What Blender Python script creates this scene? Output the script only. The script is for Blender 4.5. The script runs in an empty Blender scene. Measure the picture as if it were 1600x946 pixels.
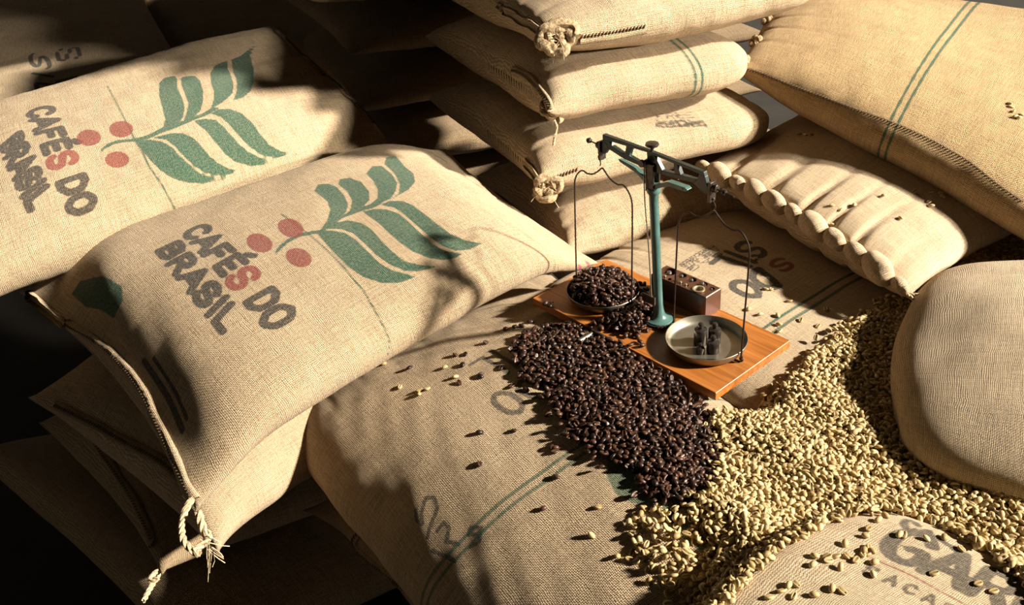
import bpy, math, random, json
import numpy as np
from mathutils import Vector, Matrix
from mathutils.bvhtree import BVHTree
S = bpy.context.scene
COL = S.collection
rng = np.random.default_rng(7)
random.seed(7)

# ------------------------------------------------------------------ camera
F_PX, CX, CY = 1397.0, 800.0, 473.0
up = -np.array([438658, 4693920, 2894222.]); up /= np.linalg.norm(up)
fw = np.array([0, 0, 1.]); Yc = fw - up * (fw @ up); Yc /= np.linalg.norm(Yc)
Xc = np.cross(Yc, up)
if Xc[0] < 0: Xc = -Xc
R = np.stack([Xc, Yc, up])
C0 = np.array([0, 0, .73])
cam = bpy.data.cameras.new('camera'); cam_o = bpy.data.objects.new('camera', cam); COL.objects.link(cam_o)
cam.sensor_width = 36; cam.lens = F_PX / 1600 * 36; cam.clip_start = .02
cx_, cy_, cz_ = R @ [1, 0, 0], R @ [0, -1, 0], R @ [0, 0, -1]
cam_o.matrix_world = Matrix(((cx_[0], cy_[0], cz_[0], C0[0]), (cx_[1], cy_[1], cz_[1], C0[1]), (cx_[2], cy_[2], cz_[2], C0[2]), (0, 0, 0, 1)))
S.camera = cam_o

# ------------------------------------------------------------------ world, sun, exposure
W_ = bpy.data.worlds.new('world'); S.world = W_; W_.use_nodes = True
bg = W_.node_tree.nodes['Background']; bg.inputs[0].default_value = (.95, .80, .50, 1); bg.inputs[1].default_value = .0035
sun = bpy.data.lights.new('sun', 'SUN'); sun.energy = 12.0; sun.angle = math.radians(3.0); sun.color = (1.0, .915, .78)
sun_o = bpy.data.objects.new('sun', sun); COL.objects.link(sun_o)
AZ, EL = math.radians(-12), math.radians(29)
sd = Vector((math.cos(EL) * math.cos(AZ), math.cos(EL) * math.sin(AZ), math.sin(EL)))
sun_o.rotation_euler = sd.to_track_quat('Z', 'Y').to_euler(); sun_o.location = sd * 6
spot = bpy.data.lights.new('stack_spot', 'SPOT'); spot.energy = 850; spot.spot_size = math.radians(19); spot.spot_blend = .6; spot.shadow_soft_size = .10; spot.color = (1.0, .91, .76)  # unseen spot added to light the stack front from the right
spot_o = bpy.data.objects.new('stack_spot', spot); COL.objects.link(spot_o)
sp_, st_ = Vector((3.4, -.45, 1.15)), Vector((.40, 1.60, .20)); spot_o.location = sp_; spot_o.rotation_euler = (sp_ - st_).to_track_quat('Z', 'Y').to_euler()
S.view_settings.view_transform = 'Standard'; S.view_settings.look = 'None'
S.view_settings.gamma = 1; S.view_settings.use_curve_mapping = False; S.view_settings.exposure = 0.0

# ------------------------------------------------------------------ pixel helper, world point on the plane z
def ray(px, py): return R @ np.array([px - CX, py - CY, F_PX])
def at(px, py, z):
    d = ray(px, py); return C0 + (z - C0[2]) / d[2] * d
def proj(p):
    q = (np.asarray(p) - C0) @ R; return np.stack([CX + F_PX * q[..., 0] / q[..., 2], CY + F_PX * q[..., 1] / q[..., 2]], -1)

# ------------------------------------------------------------------ materials
def mat(name):
    m = bpy.data.materials.new(name); m.use_nodes = True
    nt = m.node_tree; return m, nt, nt.nodes['Principled BSDF']
def N(nt, t, **k):
    n = nt.nodes.new(t)
    for a, b in k.items(): setattr(n, a, b)
    return n
def math_(nt, op, a, b=None, c=None, clamp=False):
    n = N(nt, 'ShaderNodeMath', operation=op, use_clamp=clamp)
    for i, v in enumerate((a, b, c)):
        if v is None: continue
        if isinstance(v, (int, float)): n.inputs[i].default_value = v
        else: nt.links.new(v, n.inputs[i])
    return n.outputs[0]
def mixc(nt, f, a, b, blend='MIX'):
    n = N(nt, 'ShaderNodeMix', data_type='RGBA', blend_type=blend)
    for sck, v in ((n.inputs[0], f), (n.inputs[6], a), (n.inputs[7], b)):
        if isinstance(v, (int, float)): sck.default_value = v
        elif isinstance(v, tuple): sck.default_value = (*v, 1) if len(v) == 3 else v
        else: nt.links.new(v, sck)
    return n.outputs[2]

def burlap(name, base, dark, pitch=.0024, inked=True, ink_op=.96, bump=1.0):
    m, nt, b = mat(name); L = nt.links
    uv = N(nt, 'ShaderNodeUVMap').outputs[0]
    nz = N(nt, 'ShaderNodeTexNoise'); nz.inputs['Scale'].default_value = 14; nz.inputs['Detail'].default_value = 3
    L.new(uv, nz.inputs['Vector'])
    va = N(nt, 'ShaderNodeVectorMath', operation='MULTIPLY_ADD')
    L.new(nz.outputs['Color'], va.inputs[0]); va.inputs[1].default_value = (.016, .016, 0); L.new(uv, va.inputs[2])
    nz2 = N(nt, 'ShaderNodeTexNoise'); nz2.inputs['Scale'].default_value = 120; nz2.inputs['Detail'].default_value = 1; L.new(uv, nz2.inputs['Vector'])
    vb = N(nt, 'ShaderNodeVectorMath', operation='MULTIPLY_ADD'); L.new(nz2.outputs['Color'], vb.inputs[0]); vb.inputs[1].default_value = (.0016, .0016, 0); L.new(va.outputs[0], vb.inputs[2]); va = vb
    sp = N(nt, 'ShaderNodeSeparateXYZ'); L.new(va.outputs[0], sp.inputs[0])
    k = math.pi / pitch
    su = math_(nt, 'SINE', math_(nt, 'MULTIPLY', sp.outputs[0], k)); sv = math_(nt, 'SINE', math_(nt, 'MULTIPLY', sp.outputs[1], k))
    au = math_(nt, 'ABSOLUTE', su); av = math_(nt, 'ABSOLUTE', sv)
    ch = math_(nt, 'MULTIPLY', su, sv)                       # over / under
    sel = math_(nt, 'MULTIPLY_ADD', ch, 1.6, .5, clamp=True)
    def slub(sx, sy):
        mp = N(nt, 'ShaderNodeMapping'); L.new(uv, mp.inputs[0]); mp.inputs['Scale'].default_value = (sx, sy, 1)
        t = N(nt, 'ShaderNodeTexNoise'); t.inputs['Scale'].default_value = 1; t.inputs['Detail'].default_value = 2
        L.new(mp.outputs[0], t.inputs['Vector']); return t.outputs[0]
    s1 = slub(1 / pitch, 22); s2 = slub(22, 1 / pitch)
    hu = math_(nt, 'MULTIPLY', au, math_(nt, 'MULTIPLY_ADD', s1, 1.3, .35))
    hv = math_(nt, 'MULTIPLY', av, math_(nt, 'MULTIPLY_ADD', s2, 1.3, .35))
    mx = N(nt, 'ShaderNodeMix'); L.new(sel, mx.inputs[0]); L.new(hu, mx.inputs[2]); L.new(hv, mx.inputs[3])
    h = mx.outputs[0]
    big = N(nt, 'ShaderNodeTexNoise'); big.inputs['Scale'].default_value = 5; big.inputs['Detail'].default_value = 5; L.new(uv, big.inputs['Vector'])
    fine = N(nt, 'ShaderNodeTexNoise'); fine.inputs['Scale'].default_value = 260; fine.inputs['Detail'].default_value = 2; L.new(uv, fine.inputs['Vector'])
    f = math_(nt, 'MULTIPLY_ADD', h, 1.15, -.15, clamp=True)
    f = math_(nt, 'MULTIPLY', f, math_(nt, 'MULTIPLY_ADD', big.outputs[0], .7, .68), clamp=True)
    f = math_(nt, 'MULTIPLY', f, math_(nt, 'MULTIPLY_ADD', fine.outputs[0], 1.5, .28), clamp=True)
    c = mixc(nt, f, dark, base)  # weave pattern, with shade between the threads put into the colour
    sc = math_(nt, 'MULTIPLY_ADD', math_(nt, 'ADD', s1, s2), .5, .5)
    c = mixc(nt, 1.0, c, sc, 'MULTIPLY')
    if inked:
        at_ = N(nt, 'ShaderNodeAttribute', attribute_name='ink'); sa = N(nt, 'ShaderNodeSeparateColor'); L.new(at_.outputs[0], sa.inputs[0])
        rough = math_(nt, 'MULTIPLY_ADD', fine.outputs[0], .22, -.11)
        th = math_(nt, 'MULTIPLY_ADD', h, .16, rough)
        for ch_i, colr in ((0, (.020, .018, .016)), (1, (.006, .078, .046)), (2, (.23, .040, .028)), (3, (.50, .06, .13))):
            v = math_(nt, 'ADD', sa.outputs[ch_i] if ch_i < 3 else at_.outputs['Alpha'], math_(nt, 'SUBTRACT', th, .08))
            v = math_(nt, 'MULTIPLY_ADD', math_(nt, 'SUBTRACT', v, .5), 5, .5, clamp=True)
            tex = math_(nt, 'MULTIPLY_ADD', math_(nt, 'MULTIPLY', fine.outputs[0], f), -.55, 1.10, clamp=True)
            op = math_(nt, 'MULTIPLY', math_(nt, 'MULTIPLY', v, ink_op), tex)
            c = mixc(nt, op, c, colr)
    L.new(c, b.inputs['Base Color'])
    b.inputs['Roughness'].default_value = .92; b.inputs['Specular IOR Level'].default_value = .12
    b.inputs['Sheen Weight'].default_value = .12; b.inputs['Sheen Roughness'].default_value = .6
    bp = N(nt, 'ShaderNodeBump'); bp.inputs['Distance'].default_value = .0011 * bump; bp.inputs['Strength'].default_value = .85
    hb = math_(nt, 'ADD', h, math_(nt, 'MULTIPLY', fine.outputs[0], .9)); L.new(hb, bp.inputs['Height'])
    L.new(bp.outputs[0], b.inputs['Normal'])
    return m
M = {}
TAN, TAND = (.66, .495, .31), (.15, .09, .042)
M['burlap'] = burlap('burlap', TAN, TAND)
M['burlap_faded'] = burlap('burlap_faded_print', TAN, TAND, ink_op=.8)
M['burlap_bold'] = burlap('burlap_worn_print', (.70, .55, .36), (.24, .155, .08), ink_op=.85, pitch=.0019, bump=.5)
M['burlap_coarse_shaded'] = burlap('burlap_coarse_shaded', (.42, .30, .17), (.12, .07, .035), pitch=.0027, bump=1.25)  # coarse jute, darkened so that shade is part of its colour
M['burlap_fine'] = burlap('burlap_fine', (.68, .53, .35), (.26, .17, .09), pitch=.0020, bump=.8)
M['burlap_gold'] = burlap('burlap_gold', (.64, .44, .22), (.17, .095, .035), pitch=.0026, bump=1.2)

def simple(name, col, rough=.6, metal=0, noise=None, bump=0, scale=40, coat=0):
    m, nt, b = mat(name); L = nt.links
    b.inputs['Roughness'].default_value = rough; b.inputs['Metallic'].default_value = metal
    b.inputs['Coat Weight'].default_value = coat
    t = N(nt, 'ShaderNodeTexNoise'); t.inputs['Scale'].default_value = scale; t.inputs['Detail'].default_value = 6
    tc = N(nt, 'ShaderNodeTexCoord'); L.new(tc.outputs['Object'], t.inputs['Vector'])
    c2 = noise or tuple(x * .6 for x in col)
    r = math_(nt, 'MULTIPLY_ADD', math_(nt, 'SUBTRACT', t.outputs[0], .5), 2.4, .5, clamp=True)
    L.new(mixc(nt, r, c2, col), b.inputs['Base Color'])
    if bump:
        bp = N(nt, 'ShaderNodeBump'); bp.inputs['Distance'].default_value = bump; L.new(t.outputs[0], bp.inputs['Height']); L.new(bp.outputs[0], b.inputs['Normal'])
    return m
M['twine'] = simple('jute_twine', (.72, .58, .38), .85, noise=(.34, .22, .11), bump=.001, scale=300)
M['cloth_roll'] = simple('rolled_jute_cloth', (.42, .31, .18), .95, noise=(.17, .11, .055), bump=.0015, scale=220)
M['thread'] = simple('dark_seam_thread', (.16, .10, .05), .9, noise=(.05, .03, .015), scale=300)
M['green_paint'] = simple('teal_enamel', (.085, .17, .155), .32, 0, noise=(.05, .11, .10), scale=60, coat=.3)
M['dark_green'] = simple('dark_green_enamel', (.014, .028, .028), .4, 0, noise=(.008, .018, .018), scale=80, coat=.3)
M['steel'] = simple('worn_steel', (.38, .35, .31), .42, 1, noise=(.30, .26, .21), scale=90)
M['dark_iron'] = simple('dark_iron', (.11, .09, .078), .33, .7, noise=(.05, .038, .03), scale=120)
M['wire'] = simple('iron_wire', (.10, .075, .06), .4, .8, noise=(.05, .035, .03), scale=120)
M['pan'] = simple('tarnished_brass_pan', (.36, .33, .265), .40, .8, noise=(.23, .20, .15), scale=35)
M['cup'] = simple('brass_ring', (.62, .55, .36), .4, .7, noise=(.4, .33, .2), scale=60)
M['dark_wood'] = simple('dark_box_wood', (.095, .035, .020), .33, 0, noise=(.05, .018, .010), scale=30, coat=.25)
M['hole'] = simple('dark_bore', (.02, .011, .007), .8)
M['wall'] = simple('dark_plaster', (.05, .044, .036), .95, noise=(.03, .027, .022), scale=3, bump=.01)
M['floor'] = simple('dark_concrete', (.035, .028, .02), .95, noise=(.02, .016, .012), scale=5, bump=.01)
def wood(name, a, b_):
    m, nt, b = mat(name); L = nt.links
    tc = N(nt, 'ShaderNodeTexCoord'); mp = N(nt, 'ShaderNodeMapping'); mp.inputs['Scale'].default_value = (6, 110, 60); L.new(tc.outputs['Object'], mp.inputs[0])
    t = N(nt, 'ShaderNodeTexNoise'); t.inputs['Scale'].default_value = 1.4; t.inputs['Detail'].default_value = 8; t.inputs['Distortion'].default_value = .6; L.new(mp.outputs[0], t.inputs['Vector'])
    t2 = N(nt, 'ShaderNodeTexNoise'); t2.inputs['Scale'].default_value = 9; L.new(tc.outputs['Object'], t2.inputs['Vector'])
    r = math_(nt, 'MULTIPLY_ADD', math_(nt, 'SUBTRACT', t.outputs[0], .5), 3, .5, clamp=True)
    c = mixc(nt, r, a, b_); c = mixc(nt, math_(nt, 'MULTIPLY', t2.outputs[0], .5), c, tuple(x * .45 for x in a))
    L.new(c, b.inputs['Base Color']); b.inputs['Roughness'].default_value = .42; b.inputs['Coat Weight'].default_value = .10; b.inputs['Coat Roughness'].default_value = .25
    bp = N(nt, 'ShaderNodeBump'); bp.inputs['Distance'].default_value = .0003; L.new(t.outputs[0], bp.inputs['Height']); L.new(bp.outputs[0], b.inputs['Normal'])
    return m
M['board'] = wood('varnished_orange_wood', (.34, .105, .018), (.60, .22, .045))
def bean_mat(name, c1, c2, groove, rough, spec, coat=0):
    m, nt, b = mat(name); L = nt.links
    a = N(nt, 'ShaderNodeAttribute', attribute_name='tint'); s = N(nt, 'ShaderNodeSeparateColor'); L.new(a.outputs[0], s.inputs[0])
    c = mixc(nt, s.outputs[0], c1, c2); c = mixc(nt, s.outputs[1], c, groove)
    L.new(c, b.inputs['Base Color']); b.inputs['Roughness'].default_value = rough; b.inputs['Specular IOR Level'].default_value = spec; b.inputs['Coat Weight'].default_value = coat
    return m
M['green_bean'] = bean_mat('green_coffee', (.36, .24, .095), (.72, .56, .29), (.13, .08, .03), .5, .35)
M['roasted_bean'] = bean_mat('roasted_coffee', (.016, .008, .006), (.095, .040, .022), (.15, .08, .045), .40, .38)

# ------------------------------------------------------------------ object helpers
def link(name, V, Fc, m, parent=None, smooth=True, uvs=None, attrs=None):
    me = bpy.data.meshes.new(name)
    if isinstance(Fc, np.ndarray):
        n, k = Fc.shape
        me.vertices.add(len(V)); me.vertices.foreach_set('co', np.asarray(V, np.float32).ravel())
        me.loops.add(n * k); me.loops.foreach_set('vertex_index', Fc.astype(np.int32).ravel())
        me.polygons.add(n); me.polygons.foreach_set('loop_start', np.arange(0, n * k, k, dtype=np.int32))
        me.update(calc_edges=True)
    else: me.from_pydata([tuple(map(float, v)) for v in V], [], Fc); me.update()
    me.validate()
    me.polygons.foreach_set('use_smooth', np.full(len(me.polygons), smooth))
    for k_, a in (attrs or {}).items():
        at_ = me.color_attributes.new(k_, 'FLOAT_COLOR', 'POINT'); at_.data.foreach_set('color', np.asarray(a, np.float32).ravel())
    if uvs is not None:
        ul = me.uv_layers.new(name='UVMap'); ul.data.foreach_set('uv', np.asarray(uvs, np.float32).ravel())
    me.materials.append(m)
    o = bpy.data.objects.new(name, me); COL.objects.link(o)
    if parent: o.parent = parent
    return o
def thing(name, label, cat, loc=(0, 0, 0), rz=0, group=None):
    o = bpy.data.objects.new(name, None); COL.objects.link(o); o.location = loc; o.rotation_euler = (0, 0, rz)
    o.empty_display_size = .02
    tag(o, label, cat, group); return o
def tag(o, label, cat, group=None, kind=None):
    o['label'] = label; o['category'] = cat
    if group: o['group'] = group
    if kind: o['kind'] = kind
    return o
class MB:
    def __init__(s): s.v = []; s.f = []
    def add(s, V, Fc):
        o = len(s.v); s.v += [tuple(map(float, p)) for p in V]; s.f += [tuple(int(i) + o for i in q) for q in Fc]; return s
    def box(s, lo, hi, bev=0):
        x0, y0, z0 = lo; x1, y1, z1 = hi
        if bev:                                          # chamfered vertical and top edges
            b = bev
            ring = [(x0 + b, y0), (x1 - b, y0), (x1, y0 + b), (x1, y1 - b), (x1 - b, y1), (x0 + b, y1), (x0, y1 - b), (x0, y0 + b)]
            cxx, cyy = (x0 + x1) / 2, (y0 + y1) / 2
            ins = [(x + (b if x < cxx else -b), y + (b if y < cyy else -b)) for x, y in ring]
            V = [(x, y, z0) for x, y in ins] + [(x, y, z0 + b) for x, y in ring] + [(x, y, z1 - b) for x, y in ring] + [(x, y, z1) for x, y in ins]
            Fc = [tuple(range(7, -1, -1)), tuple(range(24, 32))] + [(k * 8 + i, k * 8 + (i + 1) % 8, k * 8 + 8 + (i + 1) % 8, k * 8 + 8 + i) for k in range(3) for i in range(8)]
            return s.add(V, Fc)
        V = [(x, y, z) for z in (z0, z1) for x, y in ((x0, y0), (x1, y0), (x1, y1), (x0, y1))]
        return s.add(V, [(3, 2, 1, 0), (4, 5, 6, 7), (0, 1, 5, 4), (1, 2, 6, 5), (2, 3, 7, 6), (3, 0, 4, 7)])
    def lathe(s, prof, c=(0, 0, 0), n=32, ax='z'):
        V = []
        for r, z in prof:
            for i in range(n):
                a = 2 * math.pi * i / n; x, y = r * math.cos(a), r * math.sin(a)
                p = (x, y, z) if ax == 'z' else ((z, x, y) if ax == 'x' else (x, z, y))
                V.append((p[0] + c[0], p[1] + c[1], p[2] + c[2]))
        Fc = [(k * n + i, k * n + (i + 1) % n, (k + 1) * n + (i + 1) % n, (k + 1) * n + i) for k in range(len(prof) - 1) for i in range(n)]
        if prof[0][0] > 1e-6: Fc.append(tuple(range(n - 1, -1, -1)))
        if prof[-1][0] > 1e-6: Fc.append(tuple((len(prof) - 1) * n + i for i in range(n)))
        return s.add(V, Fc)
    def tube(s, pts, r, n=8, cap=True):
        P = np.array(pts, float); rr = np.broadcast_to(r, len(P)); V = []; prev = None
        T = np.gradient(P, axis=0); T /= np.linalg.norm(T, axis=1)[:, None] + 1e-12
        for i, (p, t) in enumerate(zip(P, T)):
            if prev is None:
                a = np.cross(t, [0, 0, 1.]);
                if np.linalg.norm(a) < .1: a = np.cross(t, [1., 0, 0])
            else: a = prev - t * (prev @ t)
            a /= np.linalg.norm(a) + 1e-12; prev = a; b = np.cross(t, a)
            for k in range(n):
                an = 2 * math.pi * k / n; V.append(p + rr[i] * (a * math.cos(an) + b * math.sin(an)))
        Fc = [(i * n + k, i * n + (k + 1) % n, (i + 1) * n + (k + 1) % n, (i + 1) * n + k) for i in range(len(P) - 1) for k in range(n)]
        if cap: Fc += [tuple(range(n - 1, -1, -1)), tuple((len(P) - 1) * n + k for k in range(n))]
        return s.add(V, Fc)
    def prism(s, outline, y0, y1):                       # outline in (x,z), extruded along y
        n = len(outline)
        V = [(x, y0, z) for x, z in outline] + [(x, y1, z) for x, z in outline]
        return s.add(V, [tuple(range(n)), tuple(range(2 * n - 1, n - 1, -1))] + [(i, i + n, (i + 1) % n + n, (i + 1) % n) for i in range(n)])
    def build(s, name, m, parent=None, smooth=True, bevel=0):
        o = link(name, s.v, s.f, m, parent, smooth)
        if smooth:
            try: o.data.set_sharp_from_angle(angle=math.radians(40))
            except Exception: pass
        if bevel:
            b = o.modifiers.new('bevel', 'BEVEL'); b.width = bevel; b.segments = 2; b.limit_method = 'ANGLE'; b.angle_limit = math.radians(40)
        return o
def spline(pts, n=8):
    P = np.array(pts, float); out = []
    for i in range(len(P) - 1):
        p0, p1, p2, p3 = P[max(i - 1, 0)], P[i], P[i + 1], P[min(i + 2, len(P) - 1)]
        for t in np.linspace(0, 1, n, endpoint=False):
            out.append(.5 * ((2 * p1) + (p2 - p0) * t + (2 * p0 - 5 * p1 + 4 * p2 - p3) * t * t + (3 * p1 - p0 - 3 * p2 + p3) * t ** 3))
    out.append(P[-1]); return np.array(out)

# ------------------------------------------------------------------ lettering and ink
GL = {
 'C': [[(.9, .78), (.7, .97), (.35, .97), (.1, .75), (.1, .25), (.35, .03), (.7, .03), (.9, .22)]],
 'A': [[(.02, 0), (.5, 1), (.98, 0)], [(.22, .32), (.78, .32)]],
 'F': [[(.12, 0), (.12, .95), (.9, .95)], [(.12, .5), (.75, .5)]],
 'E': [[(.9, .05), (.12, .05), (.12, .95), (.9, .95)], [(.12, .5), (.8, .5)]],
 'É': [[(.9, .05), (.12, .05), (.12, .95), (.9, .95)], [(.12, .5), (.8, .5)], [(.45, 1.2), (.75, 1.36)]],
 'S': [[(.9, .8), (.7, .96), (.3, .96), (.1, .8), (.12, .62), (.35, .53), (.65, .47), (.88, .36), (.9, .2), (.7, .04), (.3, .04), (.08, .2)]],
 'D': [[(.12, .05), (.12, .95), (.5, .95), (.85, .75), (.9, .5), (.85, .25), (.5, .05), (.12, .05)]],
 'O': [[(.5, .96), (.15, .78), (.08, .5), (.15, .22), (.5, .04), (.85, .22), (.92, .5), (.85, .78), (.5, .96)]],
 'B': [[(.12, .05), (.12, .95), (.6, .95), (.85, .82), (.85, .65), (.6, .52), (.12, .52)], [(.6, .52), (.9, .4), (.9, .18), (.65, .05), (.12, .05)]],
 'R': [[(.12, 0), (.12, .95), (.65, .95), (.88, .8), (.88, .6), (.65, .45), (.12, .45)], [(.5, .45), (.9, 0)]],
 'I': [[(.5, 0), (.5, 1)]],
 'L': [[(.15, 1), (.15, .05), (.9, .05)]],
 'G': [[(.9, .78), (.7, .97), (.35, .97), (.1, .75), (.1, .25), (.35, .03), (.7, .03), (.88, .2), (.88, .45), (.55, .45)]],
 'H': [[(.12, 0), (.12, 1)], [(.88, 0), (.88, 1)], [(.12, .5), (.88, .5)]],
 'Y': [[(.05, 1), (.5, .5), (.95, 1)], [(.5, .5), (.5, 0)]],
 'N': [[(.12, 0), (.12, 1), (.88, 0), (.88, 1)]],
 'J': [[(.8, 1), (.8, .2), (.5, .04), (.15, .2)]],
 'U': [[(.1, 1), (.1, .2), (.5, .04), (.9, .2), (.9, 1)]],
 'T': [[(.05, .95), (.95, .95)], [(.5, .95), (.5, 0)]],
}
WID = {'I': .38, ' ': .45, 'L': .8}
def text_strokes(txt, gap=.18):
    """letter strokes in a unit frame: x 0..1 along the line, y 0..1 up the capitals"""
    ws = [WID.get(c, 1.) for c in txt]; tot = sum(ws) + gap * (len(txt) - 1); x = 0; out = []
    for c, w in zip(txt, ws):
        for st in GL.get(c, []): out.append((c, [((x + px_ * w) / tot, py_) for px_, py_ in st]))
        x += w + gap
    return out
def seg_dist(U, V, pts):
    d = np.full(U.shape, 9.)
    for (x0, y0), (x1, y1) in zip(pts[:-1], pts[1:]):
        dx, dy = x1 - x0, y1 - y0; l2 = dx * dx + dy * dy + 1e-12
        t = np.clip(((U - x0) * dx + (V - y0) * dy) / l2, 0, 1)
        d = np.minimum(d, np.hypot(U - x0 - t * dx, V - y0 - t * dy))
    return d
def poly_sd(U, V, pts):
    pts = list(pts); d = seg_dist(U, V, pts + [pts[0]]); ins = np.zeros(U.shape, bool)
    n = len(pts)
    for i in range(n):
        x0, y0 = pts[i]; x1, y1 = pts[(i + 1) % n]
        c = (y0 > V) != (y1 > V)
        with np.errstate(divide='ignore', invalid='ignore'):
            ins ^= c & (U < (x1 - x0) * (V - y0) / (y1 - y0 + 1e-15) + x0)
    return np.where(ins, -d, d)

# ------------------------------------------------------------------ noise
_k = rng.normal(size=(60, 3)); _ph = rng.uniform(0, 6.28, 60)
def noise(P, scale, seed=0, n=10):
    ks = np.roll(_k, seed * 7, axis=0)[:n]; ph = np.roll(_ph, seed * 5)[:n]
    return sum(np.sin(P @ (k_ * scale) + p) for k_, p in zip(ks, ph)) / math.sqrt(n)

# ------------------------------------------------------------------ sacks
INK = {}
class Sack:
    """A filled jute sack: a tube of cloth with two flat sewn ends. Corners a0,b0 (first end) and a1,b1 (second end)."""
    def __init__(s, a0, b0, a1, b1, T=.08, Tb=None, ne=2.3, k=2.6, squeeze=.12, bow=(.02, .02), fine=None, lump=.006, seed=1,
                 creases=(.0018, .0018), deform=None, endh=(.07, .07), side_bow=0., endw=(1., 1.), lift=(0., 0.), lift_len=.2, coarse=.009, step=.0026, crease_n=(17, 17), crease_len=(.07, .07)):
        s.c = [np.array(x, float) for x in (a0, b0, a1, b1)]
        a0, b0, a1, b1 = s.c; s.T, s.Tb = T, Tb or T; s.ne, s.k, s.sq, s.bow, s.lump, s.seed, s.cr = ne, k, squeeze, bow, lump, seed, creases
        s.endw, s.lift, s.ll = endw, lift, lift_len; s.endh, s.side_bow, s.deform, s.cn, s.cl = endh, side_bow, deform, crease_n, crease_len
        s.Lu = .5 * (np.linalg.norm(a1 - a0) + np.linalg.norm(b1 - b0))
        nrm = np.cross(b0 - a0 + b1 - a1, -(a1 - a0 + b1 - b0)); nrm /= np.linalg.norm(nrm)
        s.n = nrm if nrm[2] > 0 else -nrm
        hw = .25 * (np.linalg.norm(b0 - a0) + np.linalg.norm(b1 - a1))
        th = np.linspace(0, 2 * np.pi, 721); x = np.sign(np.cos(th)) * np.abs(np.cos(th)) ** (2 / ne); z = np.sign(np.sin(th)) * np.abs(np.sin(th)) ** (2 / ne)
        L = np.concatenate([[0], np.cumsum(np.hypot(np.diff(x * hw), np.diff(z * T)))]); s.circ = L[-1]
        s._l = L / L[-1]; s._x, s._z = x, z
        u = set(np.round(np.linspace(0, 1, int(s.Lu / coarse)), 5)); v = set(np.round(np.linspace(0, 1, int(s.circ / coarse), endpoint=False), 5))
        for (u0, u1, v0, v1) in (fine or []):
            u |= set(np.round(np.linspace(u0, u1, int((u1 - u0) * s.Lu / step)), 5)); v |= set(np.round(np.linspace(v0, v1, int((v1 - v0) * s.circ / step)), 5))
        def thin(a, m):
            a = sorted(a); o = [a[0]]
            for t in a[1:]:
                if t - o[-1] > m: o.append(t)
            return np.array(o)
        s.u = thin(u, .0011 / s.Lu); s.v = thin([q for q in v if q < 1 - .5 * .001], .0011 / s.circ)
        s.P = s.eval(*np.meshgrid(s.u, s.v, indexing='ij'))
        uc, vc = np.linspace(0, 1, 90), np.linspace(0, 1, 160, endpoint=False); s.uc, s.vc = uc, vc
        Pc = s.eval(*np.meshgrid(uc, vc, indexing='ij')); s.Pc = Pc
        nv = len(vc); I, J = np.meshgrid(np.arange(len(uc) - 1), np.arange(nv), indexing='ij'); J2 = (J + 1) % nv
        q = np.stack([I * nv + J, I * nv + J2, (I + 1) * nv + J2, (I + 1) * nv + J], -1).reshape(-1, 4)
        s._q = q; s.bvh = BVHTree.FromPolygons([tuple(p) for p in Pc.reshape(-1, 3)], [tuple(map(int, t)) for t in q])
    def body(s, u):
        e0 = np.clip(u / .5, 0, 1); e1 = np.clip((1 - u) / .5, 0, 1)
        w0 = (1 - (1 - e0) ** s.k) ** .5; w1 = (1 - (1 - e1) ** s.k) ** .5
        h = np.where(u < .5, s.endh[0] + (1 - s.endh[0]) * w0, s.endh[1] + (1 - s.endh[1]) * w1); return h
    def eval(s, u, v):
        a0, b0, a1, b1 = s.c
        x = np.interp(v % 1, s._l, s._x); z = np.interp(v % 1, s._l, s._z)
        h = s.body(u)
        E = lambda t: t[..., None]
        A = a0 + E(u) * (a1 - a0); B = b0 + E(u) * (b1 - b0)
        C = (A + B) / 2; hwv = (B - A) / 2
        ax = (a1 - a0 + b1 - b0); ax = ax / np.linalg.norm(ax)
        f = 1 - s.sq * h + s.side_bow * np.sin(np.pi * u)
        e0 = np.clip(u / .28, 0, 1); e1 = np.clip((1 - u) / .28, 0, 1)
        f = f * (1 - (1 - s.endw[0]) * (1 - (1 - (1 - e0) ** 2.3) ** .5)) * (1 - (1 - s.endw[1]) * (1 - (1 - (1 - e1) ** 2.3) ** .5))
        P = C + hwv * E(x * f)
        P = P + np.array([0, 0, 1.]) * E(s.lift[0] * (1 - np.exp(-(u / s.ll) ** 2)) * (1 - np.exp(-((1 - u) / s.ll) ** 2)))
        P = P + ax * E(s.bow[0] * (1 - x * x) * np.exp(-(u / .12) ** 2)) - ax * E(s.bow[1] * (1 - x * x) * np.exp(-((1 - u) / .12) ** 2))
        P = P + s.n * E(np.where(z > 0, s.T, s.Tb) * h * z)
        out = hwv / np.linalg.norm(hwv, axis=-1, keepdims=True)
        nr = s.n * E(z) + out * E(x) * .8; nr /= np.linalg.norm(nr, axis=-1, keepdims=True) + 1e-9
        d = s.lump * noise(P, 9, s.seed) + s.lump * .35 * noise(P, 26, s.seed + 1) + s.lump * .13 * noise(P, 70, s.seed + 2)
        d = d * np.clip(h * 1.4, 0, 1)
        for e, (uu, am, cn, cl) in enumerate(((u, s.cr[0], s.cn[0], s.cl[0]), (1 - u, s.cr[1], s.cn[1], s.cl[1]))):
            ph = v * cn * 2 * np.pi + 1.5 * np.sin(v * 19 + e) + 1.2 * noise(P, 6, 5 + e)
            d = d + am * np.clip(.6 + .8 * noise(P, 8, 9 + e), 0, 2) * np.exp(-uu * s.Lu / cl) * (1 - 1.6 * np.clip(np.sin(ph), 0, 1) ** 3) * np.clip(uu * s.Lu / .012, .15, 1)
        P = P + nr * E(d)
        if s.deform is not None: P = s.deform(s, P, u, v, x, z)
        return P
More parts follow.
